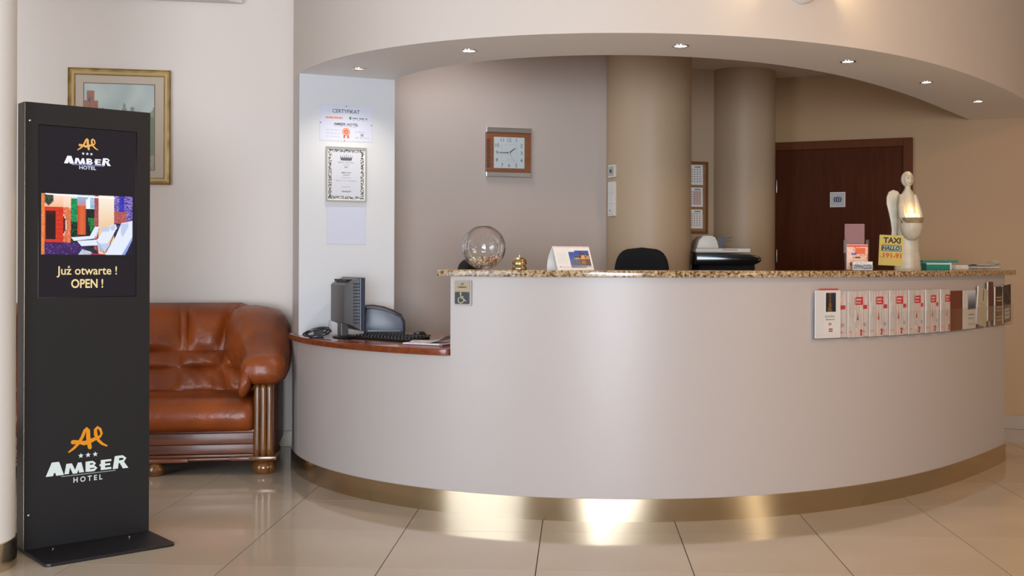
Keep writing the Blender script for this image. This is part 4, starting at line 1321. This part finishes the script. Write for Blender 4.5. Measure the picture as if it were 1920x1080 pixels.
# sweets: too many and too small to count, one mass
mb = MB()
cols = ['#b04a34', '#d8d2c4', '#b8904a', '#c86a36', '#7f8a5c', '#c8bfb0', '#a04050', '#b8a084', '#6a5040']
ms = [mat('sweet_%s' % n_, c_, rough=.3) for n_, c_ in zip(('red', 'white', 'yellow', 'orange', 'green', 'cream', 'crimson', 'tan', 'brown'), cols)]
r5 = random.Random(5)
n_made = 0
for _ in range(8000):
    if n_made >= 420: break
    x, y, z = r5.uniform(-R, R), r5.uniform(-R, R), r5.uniform(.010, .075)
    lim = .030 + .042 * (math.hypot(x, y) / R) ** 1.0 + .014 * (x / R)
    if x * x + y * y + (z - R) ** 2 < (R - .013) ** 2 and z < lim:
        mb.cur = r5.choice((0, 1, 1, 2, 3, 4, 5, 5, 1, 6, 7, 8, 5))
        s_ = r5.uniform(.0035, .0065)
        mb.sphere((x, y, z), s_, s_ * r5.uniform(.6, 1), s_ * r5.uniform(.5, .9), 6, 4)
        n_made += 1
o = mb.build('sweets', ms, None, smooth=60)
o.location = p
tag(o, 'small mixed colourful wrapped sweets in the bottom of the glass bowl', 'sweets', kind='stuff')

# service bell
p, a = ctop(974, -.17)
t = thing('service_bell', 'small aged brass service bell on the granite between bowl and calendar', 'bell', p, a)
MB().lathe([(.034, 0), (.036, .004), (.034, .014), (.030, .018), (.029, .024)], seg=32).build('base', 'brass', t)
MB().lathe([(.0355, .026), (.036, .030), (.034, .040), (.029, .050), (.020, .057), (.008, .060), (.002, .0605)], seg=32, cap=False).build('dome', 'brass', t)
MB().lathe([(.004, .060), (.0045, .064), (.0025, .066), (.0025, .074), (.0042, .077), (.003, .081), (.001, .082)], seg=12).build('button', 'chrome', t)

# desk calendar tent
p, a = ctop(1070, -.16)
aT = math.radians(27)
t = thing('desk_calendar', 'white tent desk calendar with a photo of a riverside town at dusk', 'calendar', p, aT)
CW_, CHt, CD = .193, .112, .055
W_ = CW_ / 2
for nm, s_ in (('front_leaf', -1), ('rear_leaf', 1)):
    b_ = .016 if s_ > 0 else 0
    rings = [[(x, s_ * (CD * (1 - q_) + b_ * math.sin(q_ * math.pi)), CHt * q_) for q_ in lsp(0, 1, 9)] + [(x, s_ * (CD * (1 - q_) + b_ * math.sin(q_ * math.pi)) + .0016, CHt * q_) for q_ in reversed(lsp(0, 1, 9))] for x in (-W_, W_)]
    MB().loft(rings).build(nm, 'paper', t, smooth=30)
MB().box(-W_, W_, -CD - .002, CD + .002, .0, .0012).build('base_strip', 'paper', t, smooth=0)
for i in range(20):
    x = -W_ * .92 + i * W_ * 1.84 / 19
    MB().tube([(x, .005 * math.cos(q), CHt - .002 + .005 * math.sin(q)) for q in lsp(0, math.tau, 9)], .0007, 5).build('binding_ring', 'red', t)
k = Ink()
L = math.hypot(CD, CHt)
k.rect(-W_ * .12, W_ * .12, .86 * L, .88 * L, '#ffffff')
def dusk(u, v):
    r = rnd.random(); q_ = nz(u, v)
    if v < .50:
        c = mixc('#7a7a86', '#a09a8c', u) if v < .16 else mixc('#5c6a9a', '#5a4a44', min(1, u * 1.1))
        if v > .22 and u > .25 and r < .5: c = mixc(c, '#d8a060', .7 * r)
        if .58 < u < .76 and .2 < v < .42: c = mixc('#c07a4a', '#8d5a3a', r)
        return c
    hi = .60 + .10 * u + (.05 if q_ > .3 else 0)
    if .54 < u < .66: hi = 1.0 - abs(u - .57) * 2.2
    if u >= .66: hi = max(hi, .90 - (u - .66) * .6 if u < .8 else .74 + (u - .8) * .6)
    if v < hi and u > .22:
        if .60 < u < .76 and v < .74: return mixc('#d98e3c', '#f0b860', r)
        if v < .60 and r < .45: return '#e8c890'
        if u > .80 and .60 < v < .74 and r < .4: return '#e8c8b0'
        return mixc('#3a2c34', '#6a4634', r)
    return mixc('#4a72c0', '#2a4a98', v * .9 + .1 * q_ - .1 * u)
k.layer().grid(-W_ * .22, W_ * .90, .10 * L, .82 * L, 54, 34, dusk)
k.layer().rect(-W_ * .22, W_ * .12, .76 * L, .83 * L, '#e4e1db'); k.rect(W_ * .62, W_ * .92, .08 * L, .14 * L, '#e4e1db')
k.disc(-W_ * .80, .14 * L, W_ * .04, '#c8707a', 10); k.rect(-W_ * .72, -W_ * .3, .11 * L, .15 * L, '#e6c4c4')
for r in range(6):
    k.skim(-W_ * .88, -W_ * .36, (.30 + r * .075) * L, .02 * L, '#cfcac4', 6, r)
o = k.build('picture', t)
o.location = (0, -CD - .0004, 0)
o.rotation_euler = (-math.atan2(CD, CHt), 0, 0)

# acrylic leaflet stand, card holder
p, a = ctop(1606, -.16)
dS = p.y
W_ = (1627 - 1585) / 2 / F * dS
t = thing('leaflet_stand', 'tall clear acrylic leaflet stand holding pink and orange leaflets', 'leaflet holder', p, 0)
H_ = (505 - 417) / F * dS
MB().box(-W_ * .92, W_ * .86, .030, .033, .004, H_).build('back_panel', 'reflclear', t, bevel=.001, smooth=0)
MB().box(-W_, W_, -.022, .034, 0, .004).build('base', 'clear', t, bevel=.001, smooth=0)
MB().box(-W_, W_, -.022, -.019, .004, H_ * .56).build('front_panel', 'clear', t, bevel=.001, smooth=0)
for s_ in (-1, 1):
    MB().box(s_ * W_ - .0015, s_ * W_ + .0015, -.022, .033, .004, H_ * .66).build('side_panel', 'clear', t, bevel=.001, smooth=0)
def leaf(name, label, cat, loc, rz, w, h, th, draw, group=None, tilt=0.0, m='paper'):
    t = thing(name, label, cat, loc, rz, group)
    bx_ = MB().box(-w / 2, w / 2, 0, th, 0, h).build('pages', m, t, smooth=0)
    k = Ink()
    draw(k, w / 2, h)
    o = k.build('print', t)
    if tilt:
        t.rotation_euler = (0, tilt, rz)
    return t
def pink_leaf(k, W, H):
    k.rect(-W, W, 0, H, '#e2a48e').layer()
    k.grid(-W, W, 0, H * .90, 14, 18, lambda u, v: mixc(mixc('#e8b8a0', '#d8603a', max(0, nz(u, v, .35))), '#efe4da', .5 if u < .3 else .15))
    k.layer().rect(-W, W, H * .90, H * .96, '#d8502c'); k.rect(-W * .6, -W * .1, H * .58, H * .66, '#7a6a9a'); k.rect(-W * .5, W * .3, H * .46, H * .50, '#d08a3a')
    k.disc(-W * .5, H * .22, W * .22, '#6a4a48', 10); k.rect(-W * .2, W * .75, H * .62, H * .86, '#e2652f'); k.rect(-W * .2, W * .7, H * .3, H * .52, '#e8c0a8')
for i in range(3):
    leaf('leaflet', ('front pink and orange leaflet in the tall clear stand', 'middle pink leaflet hidden behind the front one in the clear stand', 'rearmost pink leaflet against the back of the clear stand')[i], 'leaflet', p + Vector((0, -.014 + i * .006, .0045)), 0, W_ * 1.86, H_ * .54, .003, pink_leaf, 'leaflets in the clear stand')
p2, a2 = ctop(1617, -.055)
W2_ = (1638 - 1599) / 2 / F * p2.y
t = thing('card_holder', 'small clear holder with business cards in front of the leaflet stand', 'card holder', p2, 0)
MB().box(-W2_, W2_, -.012, .028, 0, .003).build('base', 'clear', t, bevel=.001, smooth=0)
MB().box(-W2_, W2_, .025, .028, .003, .036).build('back_panel', 'clear', t, bevel=.001, smooth=0)
MB().box(-W2_, W2_, -.012, -.0095, .003, .020).build('front_panel', 'clear', t, bevel=.001, smooth=0)
for s_ in (-1, 1):
    MB().box(s_ * W2_ - .0012, s_ * W2_ + .0012, -.012, .028, .003, .026).build('side_panel', 'clear', t, smooth=0)
def card(k, W, H):
    k.rect(-W, W, 0, H, '#d8d4cc').layer()
    k.grid(-W * .95, W * .95, H * .1, H * .66, 16, 8, lambda u, v: mixc('#4a4c52', '#b8b8b8', .5 + .5 * nz(u, v, .4)))
    k.layer().skim(-W * .8, W * .5, H * .8, H * .06, '#8a8680', 4, 2)
for i in range(4):
    leaf('business_card', ('front business card in the small clear holder', 'second business card back in the small clear holder', 'third business card back in the small clear holder', 'rearmost business card in the small clear holder')[i], 'card', p2 + Vector((0, -.008 + i * .006, .0035)), 0, W2_ * 1.86, .042, .003, card, 'business cards in the holder')

# taxi sign
p, a = ctop(1669, -.10)
dS = p.y
Wt, Ht = (1692 - 1647) / 2 / F * dS, (495.5 - 438.5) / F * dS
zc = (505 - 495.5) / F * dS
t = thing('taxi_sign', 'yellow TAXI phone number card in a clear stand beside the angel figure', 'sign', p, 0)
MB().box(-Wt, Wt, -.03, .03, 0, .003).build('foot', 'clear', t, bevel=.001, smooth=0)
MB().box(-Wt, Wt, .0, .003, .003, zc + Ht).build('back_panel', 'clear', t, bevel=.001, smooth=0)
cd = MB().box(-Wt, Wt, -.0025, 0, 0, Ht).build('card', 'taxi', t, smooth=0)
k = Ink(y=-.0025)
k.layer()
k.text('TAXI', Wt * .05, Ht * .735, Ht * .19, '#1c1710', w=Wt * 1.45, bold=.04)
k.skim(-Wt * .78, Wt * .72, Ht * .685, Ht * .02, '#c8601c', 9, 3)
k.rect(-Wt * .80, Wt * .86, Ht * .475, Ht * .665, '#23303a').layer().rect(-Wt * .72, Wt * .80, Ht * .495, Ht * .645, '#9fb39a')
k.layer().text('HALLO', -Wt * .02, Ht * .505, Ht * .135, '#1c2a3a', w=Wt * 1.45, bold=.045, shear=.15)
k.text('191-91', Wt * .12, Ht * .245, Ht * .17, '#c0501a', w=Wt * 1.52, bold=.04)
k.text('tel.', -Wt * .80, Ht * .25, Ht * .06, '#7a4a20', w=Wt * .18)
k.build('lettering', cd)
cd.location = (0, 0, zc)
cd.rotation_euler = (0, math.radians(2.5), 0)

# angel figure with a candle bowl
p, a = ctop(1702, -.27)
s_ = p.y / F                                 # metres per pixel at the figure
t = thing('angel_figure', 'cream ceramic angel figure holding a lit candle bowl on the granite', 'figurine', p, math.radians(6))
def Z(y): return (505.5 - y) * s_
secs = [(505.5, 0, 28, 25), (503, 0, 29, 26), (495, 0, 27.5, 25), (470, 0, 24.5, 22), (445, 0, 22.5, 20), (430, 0, 21.5, 19), (410, 0, 20, 17), (390, 0, 18, 14.5), (375, -.5, 16.5, 12.5), (364, -.5, 14.5, 10.5), (358, -.5, 10.5, 9), (354, -.5, 6.5, 6.5), (349, -.5, 5.6, 5.8), (345, -.5, 5.8, 6.2)]
rings = []
for y, xo, rx, ry in secs:
    rings.append([((xo + rx * .86 * math.cos(math.tau * j / 32)) * s_, ry * .86 * math.sin(math.tau * j / 32) * s_ * (1 + .03 * math.cos(8 * math.tau * j / 32) * (y > 380)), Z(y)) for j in range(32)])
mb = MB().loft(rings)
# head: egg with brow, nose, cheeks pushed out
vs_, seg_, rows_ = [], 28, 20
for i in range(rows_ + 1):
    ph = math.pi * i / rows_
    for j in range(seg_):
        th = math.tau * j / seg_
        x, y, z = math.sin(ph) * math.cos(th), math.sin(ph) * math.sin(th), -math.cos(ph)
        x *= (.86 + .14 * (z + .2)) if z < .3 else .93
        f = max(0, -y)
        nose = math.exp(-((x / .13) ** 2)) * math.exp(-(((z + .12) / .26) ** 2)) * f
        eye = (math.exp(-(((abs(x) - .36) / .16) ** 2)) * math.exp(-(((z - .10) / .12) ** 2))) * f
        mouth = math.exp(-((x / .22) ** 2)) * math.exp(-(((z + .50) / .06) ** 2)) * f
        y = y - .30 * nose + .12 * eye - .05 * mouth
        vs_.append(((-.5 + 10.6 * x) * s_, (11 * y - 0.5) * s_, Z(336) + 13.6 * z * s_))
fs_ = []
for i in range(rows_):
    for j in range(seg_):
        k_ = (j + 1) % seg_
        fs_.append((i * seg_ + j, i * seg_ + k_, (i + 1) * seg_ + k_, (i + 1) * seg_ + j))
mb.add(vs_, fs_)
# sleeves and hands curving down to the bowl
for sg_ in (-1, 1):
    mb.tube([((sg_ * 11 - .5) * s_, -1 * s_, Z(365)), (sg_ * 15 * s_, -5 * s_, Z(385)), (sg_ * 17 * s_, -13 * s_, Z(405)), (sg_ * 14 * s_, -21 * s_, Z(416)), (sg_ * 9 * s_, -27 * s_, Z(421))], [v * s_ for v in (5.5, 6.2, 6.5, 5, 3.2)], 12)
mb.build('body', 'ceramic', t, smooth=70)
# hair: a cap that leaves the face free, with combed ridges
vs_, fs_ = [], []
for i in range(17):
    ph = math.pi * i / 16
    for j in range(37):
        th = math.tau * j / 36
        x, y, z = math.sin(ph) * math.cos(th), math.sin(ph) * math.sin(th), -math.cos(ph)
        face = max(0, -y) * (1 if z < .62 else max(0, (.95 - z) / .33))
        q_ = 1.10 + .025 * math.cos(10 * th) - .34 * min(1, face * 1.5)
        vs_.append(((-.5 + 10.8 * x * q_) * s_, (1.0 + 11.4 * y * q_) * s_, Z(335) + 14.0 * z * min(q_, 1.06) * s_))
for i in range(16):
    for j in range(36):
        fs_.append((i * 37 + j, i * 37 + j + 1, (i + 1) * 37 + j + 1, (i + 1) * 37 + j))
MB().add(vs_, fs_).build('hair', 'ceramic', t, smooth=60)
# closed eyes, brows and lips in darker glaze
k = Ink()
for sg_ in (-1, 1):
    k.stroke([((sg_ * 1.6 - .5) * s_, Z(334.2)), ((sg_ * 3.6 - .5) * s_, Z(333.0)), ((sg_ * 5.4 - .5) * s_, Z(334.4))], .9 * s_, '#6a5a44')
    k.stroke([((sg_ * 1.4 - .5) * s_, Z(330.0)), ((sg_ * 3.6 - .5) * s_, Z(328.8)), ((sg_ * 5.6 - .5) * s_, Z(330.6))], .6 * s_, '#8a7a60')
k.stroke([(-2.4 * s_, Z(343.2)), (-.5 * s_, Z(343.6)), (1.4 * s_, Z(343.2))], 1.0 * s_, '#9a6a50')
o = k.build('face_glaze', t)
o.location = (0, -10.9 * s_, 0)
for sg_ in (-1, 1):
    out = [(4, 366), (10, 357), (19, 354), (27, 358), (31, 368), (31, 380), (27, 396), (23, 414), (21, 430), (22, 442), (12, 442), (6, 420), (4, 395)]
    pl = [((sg_ * x) * s_ * .98, Z(y)) for x, y in out]
    o = MB().prism(pl, 0, 5 * s_).build('wing', 'ceramic', t, bevel=.0022, smooth=40)
    o.location = ((-3.5 if sg_ < 0 else -1) * s_, 13 * s_, 0)
    o.rotation_euler = (0, 0, math.radians(-10 if sg_ < 0 else 52))
bowlz = Z(428)
mb = MB().lathe([(v * s_, (z - 0) * s_) for v, z in ((3, 0), (9, 1.5), (15.5, 6), (19.5, 13), (21, 20), (19.6, 20), (17.5, 13), (12, 7), (3, 4))], (0, -17 * s_, bowlz), 32)
mb.build('candle_bowl', 'stoneware', t)
mb = MB().loft([[((0 + v * math.cos(th)) * s_, (-16 + v * .9 * math.sin(th)) * s_, Z(y)) for th in [math.tau * j / 28 for j in range(28)]] for v, y in ((6, 450), (12, 446), (17.5, 438), (20.5, 427), (21.4, 418), (20, 419), (15, 430))])
mb.build('cloak_fold', 'ceramic', t, smooth=60)
pc = p + Matrix.Rotation(math.radians(6), 3, 'Z') @ Vector((0, -17 * s_, 0))
tc2 = thing('candle', 'lit cream candle glowing in the bowl of the angel figure', 'candle', pc + Vector((0, 0, bowlz + 7.2 * s_)), 0)
MB().lathe([(v * s_, z * s_) for v, z in ((12, 0), (14.6, 5), (15.0, 13), (14.2, 18), (11, 20.5), (5, 20), (1, 19.5))], seg=24).build('wax', 'wax', tc2)
MB().lathe([(.4 * s_, 0), (.4 * s_, 3 * s_)], (0, 0, 19.5 * s_), 6).build('wick', 'blackplastic', tc2)
MB().lathe([(v * s_, z * s_) for v, z in ((.3, 21), (1.6, 22.5), (1.8, 24.5), (1.0, 28), (.2, 31))], seg=12).build('flame', 'flame', tc2)
point('candle_light', pc + Vector((0, -.004, bowlz + 36 * s_)), .12, (1.0, .55, .22), .012)

# trays and papers at the right end
p, a = ctop(1752, -.20)
t = thing('card_box', 'teal plastic card box with a pale label end beside the angel figure', 'box', p, a * .25)
sx_ = p.y / F
MB().box(-24 * sx_, 24 * sx_, -.04, .05, 0, 13 * sx_).build('tray', 'teal', t, bevel=.002, smooth=0)
MB().box(24 * sx_, 27 * sx_, -.042, .052, 0, 14 * sx_).build('label_end', 'offwhite', t, bevel=.001, smooth=0)
MB().box(-25 * sx_, 24 * sx_, -.043, -.040, 10.5 * sx_, 13.5 * sx_).build('rim', 'offwhite', t, bevel=.001, smooth=0)
t2 = thing('pen_tray', 'flat teal tray lying on top of the teal card box', 'tray', p + Vector((.03, .01, 14 * sx_)), a * .25)
MB().box(-40 * sx_, 33 * sx_, -.03, .035, 0, 2 * sx_).build('base', 'teal', t2, bevel=.001, smooth=0)
for y0, y1 in ((-.033, -.030), (.035, .038)):
    MB().box(-40 * sx_, 33 * sx_, y0, y1, 0, 4.5 * sx_).build('side', 'teal', t2, bevel=.001, smooth=0)
MB().box(33 * sx_, 36 * sx_, -.033, .038, 0, 6 * sx_).build('end_cap', 'clear', t2, bevel=.001, smooth=0)
p3, a3 = ctop(1794, -.19)
t = thing('clear_paper_tray', 'clear box of pale slips right of the teal card box', 'box', p3, a3 * .4)
for args in ((-18, 18, -.05, -.047, 0, 11), (-18, 18, .047, .05, 0, 11), (-18, -17, -.05, .05, 0, 11), (17, 18, -.05, .05, 0, 11), (-18, 18, -.05, .05, 0, .8)):
    x0, x1, y0, y1, z0, z1 = args
    MB().box(x0 * sx_, x1 * sx_, y0, y1, z0 * sx_, z1 * sx_).build('wall', 'clear', t, smooth=0)
o = MB()
for i in range(7):
    o.box(-16 * sx_, (15 + .8 * math.sin(i * 2)) * sx_, -.044, .044, (1 + i * 1.25) * sx_, (2 + i * 1.25) * sx_)
tag(o.build('paper_slips', 'paper', None, smooth=0), 'pale paper slips in the clear box at the right end of the counter', 'paper')
bpy.data.objects['paper_slips'].location = p3
bpy.data.objects['paper_slips'].rotation_euler = (0, 0, a3 * .4)
p4, a4 = ctop(1842, -.20)
for i in range(5):
    o = sheet('folded_leaflet', ('grey folded leaflet at the bottom of the pile on the right end of the granite', 'second grey leaflet up in the pile on the right end of the granite', 'middle grey leaflet of the pile on the right end of the granite', 'second curled leaflet down from the top of the right-hand pile', 'topmost curled leaflet of the pile on the right end of the granite')[i],
              p4.x + .006 * math.sin(i * 2.1), p4.y, ZG + i * .0062, a4 * .5 + .12 * math.sin(i * 1.7), .19, .12, .0045, 'greypage' if i != 2 else 'paper', curl=(0, 0, 0, .012, .03)[i] , cat='leaflet', group='grey leaflets in the pile')

# ================================================================== BROCHURE RACK ON THE COUNTER FRONT
OFF = .012
def t_rack(px): return t_px(px, OFF)
bounds = [1529, 1576, 1618, 1656, 1693, 1726, 1755, 1781, 1806, 1831, 1850, 1866, 1881, 1897]
ZR0, ZR1 = .824, 1.046
zb = [at_z(100, 100, 1).z]
tr0 = t_rack(1529)
p0_, n0_, tg0_ = crv(tr0)
# spacing along the curve: the last pockets bend round with the rack and run past the end of the panel
tbs = []
for b_ in bounds:
    tbs.append(min(t_px(b_, .025), 1.395))
rk = thing('brochure_rack', 'clear acrylic brochure rack curving along the counter front at right', 'rack', (2.1, 5.9, .82))
def rk_part(mb, name, m):
    o = mb.build(name, m, rk, smooth=30)
    o.location = (-2.1, -5.9, -.82)
    return o
rk_part(MB().band(lsp(tbs[0], tbs[-1] + .003, 60), .0015, .004, ZR0 - .002, ZR0 + .19), 'back_panel', 'clear')
rk_part(MB().band(lsp(tbs[0] - .003, tbs[-1] + .003, 60), .004, .036, ZR0 - .004, ZR0 - .001), 'floor_strip', 'clear')
for i in range(len(tbs) - 1):
    rk_part(MB().band(lsp(tbs[i] + .002, tbs[i + 1] - .002, 6), .034, .036, ZR0 - .002, ZR0 + (.115 if i else .02)), 'pocket_front', 'clear')
for i, t_ in enumerate(tbs):
    rk_part(MB().band([t_ - .0012, t_ + .0012], .004, .036, ZR0 - .002, ZR0 + .13), 'divider', 'clear')
def frame_at(i, off, u=.5):
    t_ = tbs[i] + (tbs[i + 1] - tbs[i]) * u
    p_, n_, tg_ = crv(t_, off)
    wd = (crv(tbs[i + 1], off)[0] - crv(tbs[i], off)[0]).length
    return p_, math.atan2(tg_.y, tg_.x), wd
HB = .222
def white_guide(k, W, H):
    k.rect(-W, W, 0, H, '#d6d2cc').layer()
    k.grid(-W * .20, W * .62, H * .55, H * .95, 16, 20, lambda u, v: mixc('#1c1a22', '#2e2c3c', v) if abs(u - .42) > .05 + .32 * max(0, .62 - v) * (1 + .6 * nz(u, v, .5)) else mixc('#8a6a2c', '#5c3c1c', rnd.random()))
    k.text('GDAŃSK', W * .12, H * .43, H * .065, '#5a5854', w=W * .85); k.skim(-W * .2, W * .55, H * .375, H * .025, '#8a8680', 4, 2)
    k.rect(W * .05, W * .12, H * .26, H * .32, '#a03828'); k.rect(W * .18, W * .24, H * .27, H * .32, '#5a2820')
    k.rect(W * .04, W * .36, H * .13, H * .20, '#a04a30')
    for i in range(5): k.rect(-W * .96 + i * W * .13, -W * .945 + i * W * .13, H * .02, H * .98, '#b4b0b6')
    k.layer().skim(W * .06, W * .34, H * .155, H * .02, '#e0c0a8', 3, 1)
def red_guide(title, sub):
    def draw(k, W, H):
        r = random.Random(len(title) * 7 + len(sub))
        k.rect(-W, W, 0, H, '#d9d0c8').layer()
        cs = [r.choice(('#c9c2ba', '#d2ccc4', '#bab0a9', '#c4a8a0', '#b0aaa3', '#c9b4ab', '#b2b8ac', '#b98f86', '#d6d0c8')) for _ in range(200)]
        k.grid(-W, W, 0, H, 30, 12, lambda u, v: mixc(cs[(int(u * 30) * 5 + int((v * 4 + u * 1.3)) * 3) % 200], cs[int(u * 30) % 200], .5))
        if sub == 'rear':
            k.layer().rect(-W, -W * .10, H * .60, H * .69, '#b83a40'); k.rect(-W, -W * .2, H * .78, H * .83, '#d8b4b0'); k.rect(-W, -W * .3, H * .22, H * .30, '#a09a98')
            k.rect(-W * .95, -W * .5, H * .08, H * .13, '#c88a74')
            return
        k.layer().rect(-W * .02, W * .98, H * .70, H * .87, '#c02c30')
        k.rect(-W * .16, -W * .10, H * .70, H * .86, '#4a3c3c')
        k.rect(-W * .02, W * .30, H * .10, H * .2, '#d8bfae'); k.rect(-W * .95, -W * .45, H * .1, H * .14, '#d89a80')
        k.layer().text(title, W * .05, H * .795, H * .05, '#f0dcd8', w=W * .72, bold=.02, align='l'); k.text(sub, W * .05, H * .725, H * .045, '#f0dcd8', w=W * .66, bold=.02, align='l')
        # tower-like red mark and a red figure at the foot
        k.poly([(W * .14, H * .36), (W * .40, H * .36), (W * .31, H * .46), (W * .285, H * .53), (W * .255, H * .53), (W * .23, H * .46)], '#a83230')
        k.layer().disc(W * .27, H * .365, W * .05, '#d9d0c8', 10)
        k.poly([(W * .58, H * .03), (W * .86, H * .03), (W * .84, H * .10), (W * .96, H * .16), (W * .80, H * .15), (W * .74, H * .17), (W * .55, H * .15), (W * .66, H * .10)], '#b82e30')
    return draw
p_, a_, wd = frame_at(0, .026)
leaf('brochure', 'white city guide brochure with a dark photo, leftmost in the rack', 'brochure', (p_.x, p_.y, ZR0), a_, wd * .97, HB + .004, .010, white_guide)
o = MB().box(-wd * .30, wd * .46, .0105, .0115, .0, HB + .012).build('brochure', M['red'], None, smooth=0)
o.location = (p_.x, p_.y, ZR0); o.rotation_euler = (0, 0, a_)
tag(o, 'red brochure edge showing above the leftmost white guide', 'brochure')
ords = ['first', 'second', 'third', 'fourth', 'fifth', 'sixth']
for i in range(6):
    for q_, (u, off, dz) in enumerate(((.30, .016, .0), (.66, .027, -.001))):
        p_, a_, wd = frame_at(i + 1, off, u)
        leaf('brochure', ('%s red and white guide from the left, %s' % (ords[i], 'rear copy peeping out' if q_ == 0 else 'front copy with red title box')), 'brochure', (p_.x, p_.y, ZR0 + dz), a_, wd * (.58 if q_ == 0 else .66), HB, .007,
             red_guide('rear', 'rear') if q_ == 0 else red_guide('Gdańsk' if i != 3 else 'Sopot', 'Sopot' if i == 0 else 'Gdynia'), 'red and white city guides in the rack')
def plain(c, extra=None):
    def draw(k, W, H):
        k.rect(-W, W, 0, H, c).layer()
        if extra: extra(k, W, H)
    return draw
def blue_top(k, W, H):
    k.rect(-W * .95, -W * .35, 0, H, '#cfc8bc'); k.grid(-W * .30, W * .95, H * .5, H * .97, 8, 12, lambda u, v: mixc('#2c3440', '#c8d0dc', v))
    k.skim(-W * .2, W * .8, H * .35, H * .03, '#6a665e', 4, 1); k.skim(-W * .2, W * .8, H * .25, H * .03, '#8a867e', 4, 2); k.skim(-W * .2, W * .8, H * .1, H * .03, '#8a867e', 4, 3)
def olive_map(k, W, H):
    k.rect(W * .0, W * .14, H * .66, H * .96, '#4a4a3c'); k.rect(-W * .7, W * .5, H * .55, H * .57, '#a09478')
def orange_text(k, W, H):
    k.rect(-W, W, H * .82, H, '#2a201c'); k.layer()
    for j in range(8): k.skim(-W * .7, W * .8, H * (.70 - j * .085), H * .04, ('#d08a3a', '#c8a060', '#5a3a2a')[j % 3], 4, j)
    k.rect(-W, W, 0, H * .07, '#8a2c20')
def dark_pic(k, W, H):
    k.grid(-W, W, H * .5, H, 8, 10, lambda u, v: mixc('#14100e', '#6a4c34', max(0, nz(u, v, .4)) * .8)); k.rect(-W * .6, W * .6, H * .1, H * .38, '#b8b0b0')
    k.layer().skim(-W * .5, W * .5, H * .28, H * .04, '#4a4450', 3, 1); k.skim(-W * .5, W * .5, H * .18, H * .04, '#4a4450', 3, 2)
specs = [(7, 0, 1.0, 0, plain('#6a331c'), 'plain brown brochure right of the red and white guides'),
         (8, 0, .98, 0, plain('#c9c4ba', blue_top), 'white brochure with a grey-blue photo right of the brown one'),
         (9, .01, 1.0, .16, plain('#b9ad94', olive_map), 'folded beige map leaning to the right in the rack'),
         (10, .03, .62, 0, plain('#5c2a1e'), 'narrow dark red brochure standing tallest in the rack'),
         (11, -.004, .95, 0, plain('#3a2c24', orange_text), 'dark brochure with orange lines of text near the rack end'),
         (12, .008, .98, -.05, plain('#2a2422', dark_pic), 'dark photo brochure at the far right end of the rack')]
for i, dz, ws, tilt, draw, lab in specs:
    p_, a_, wd = frame_at(i, .024)
    leaf('brochure', lab, 'brochure', (p_.x, p_.y, ZR0 + max(dz, 0)), a_, max(wd * .94 * ws, .045), HB - (.010 if i == 9 else 0) - (.012 if i in (7, 8) else 0) , .008, draw, tilt=tilt)
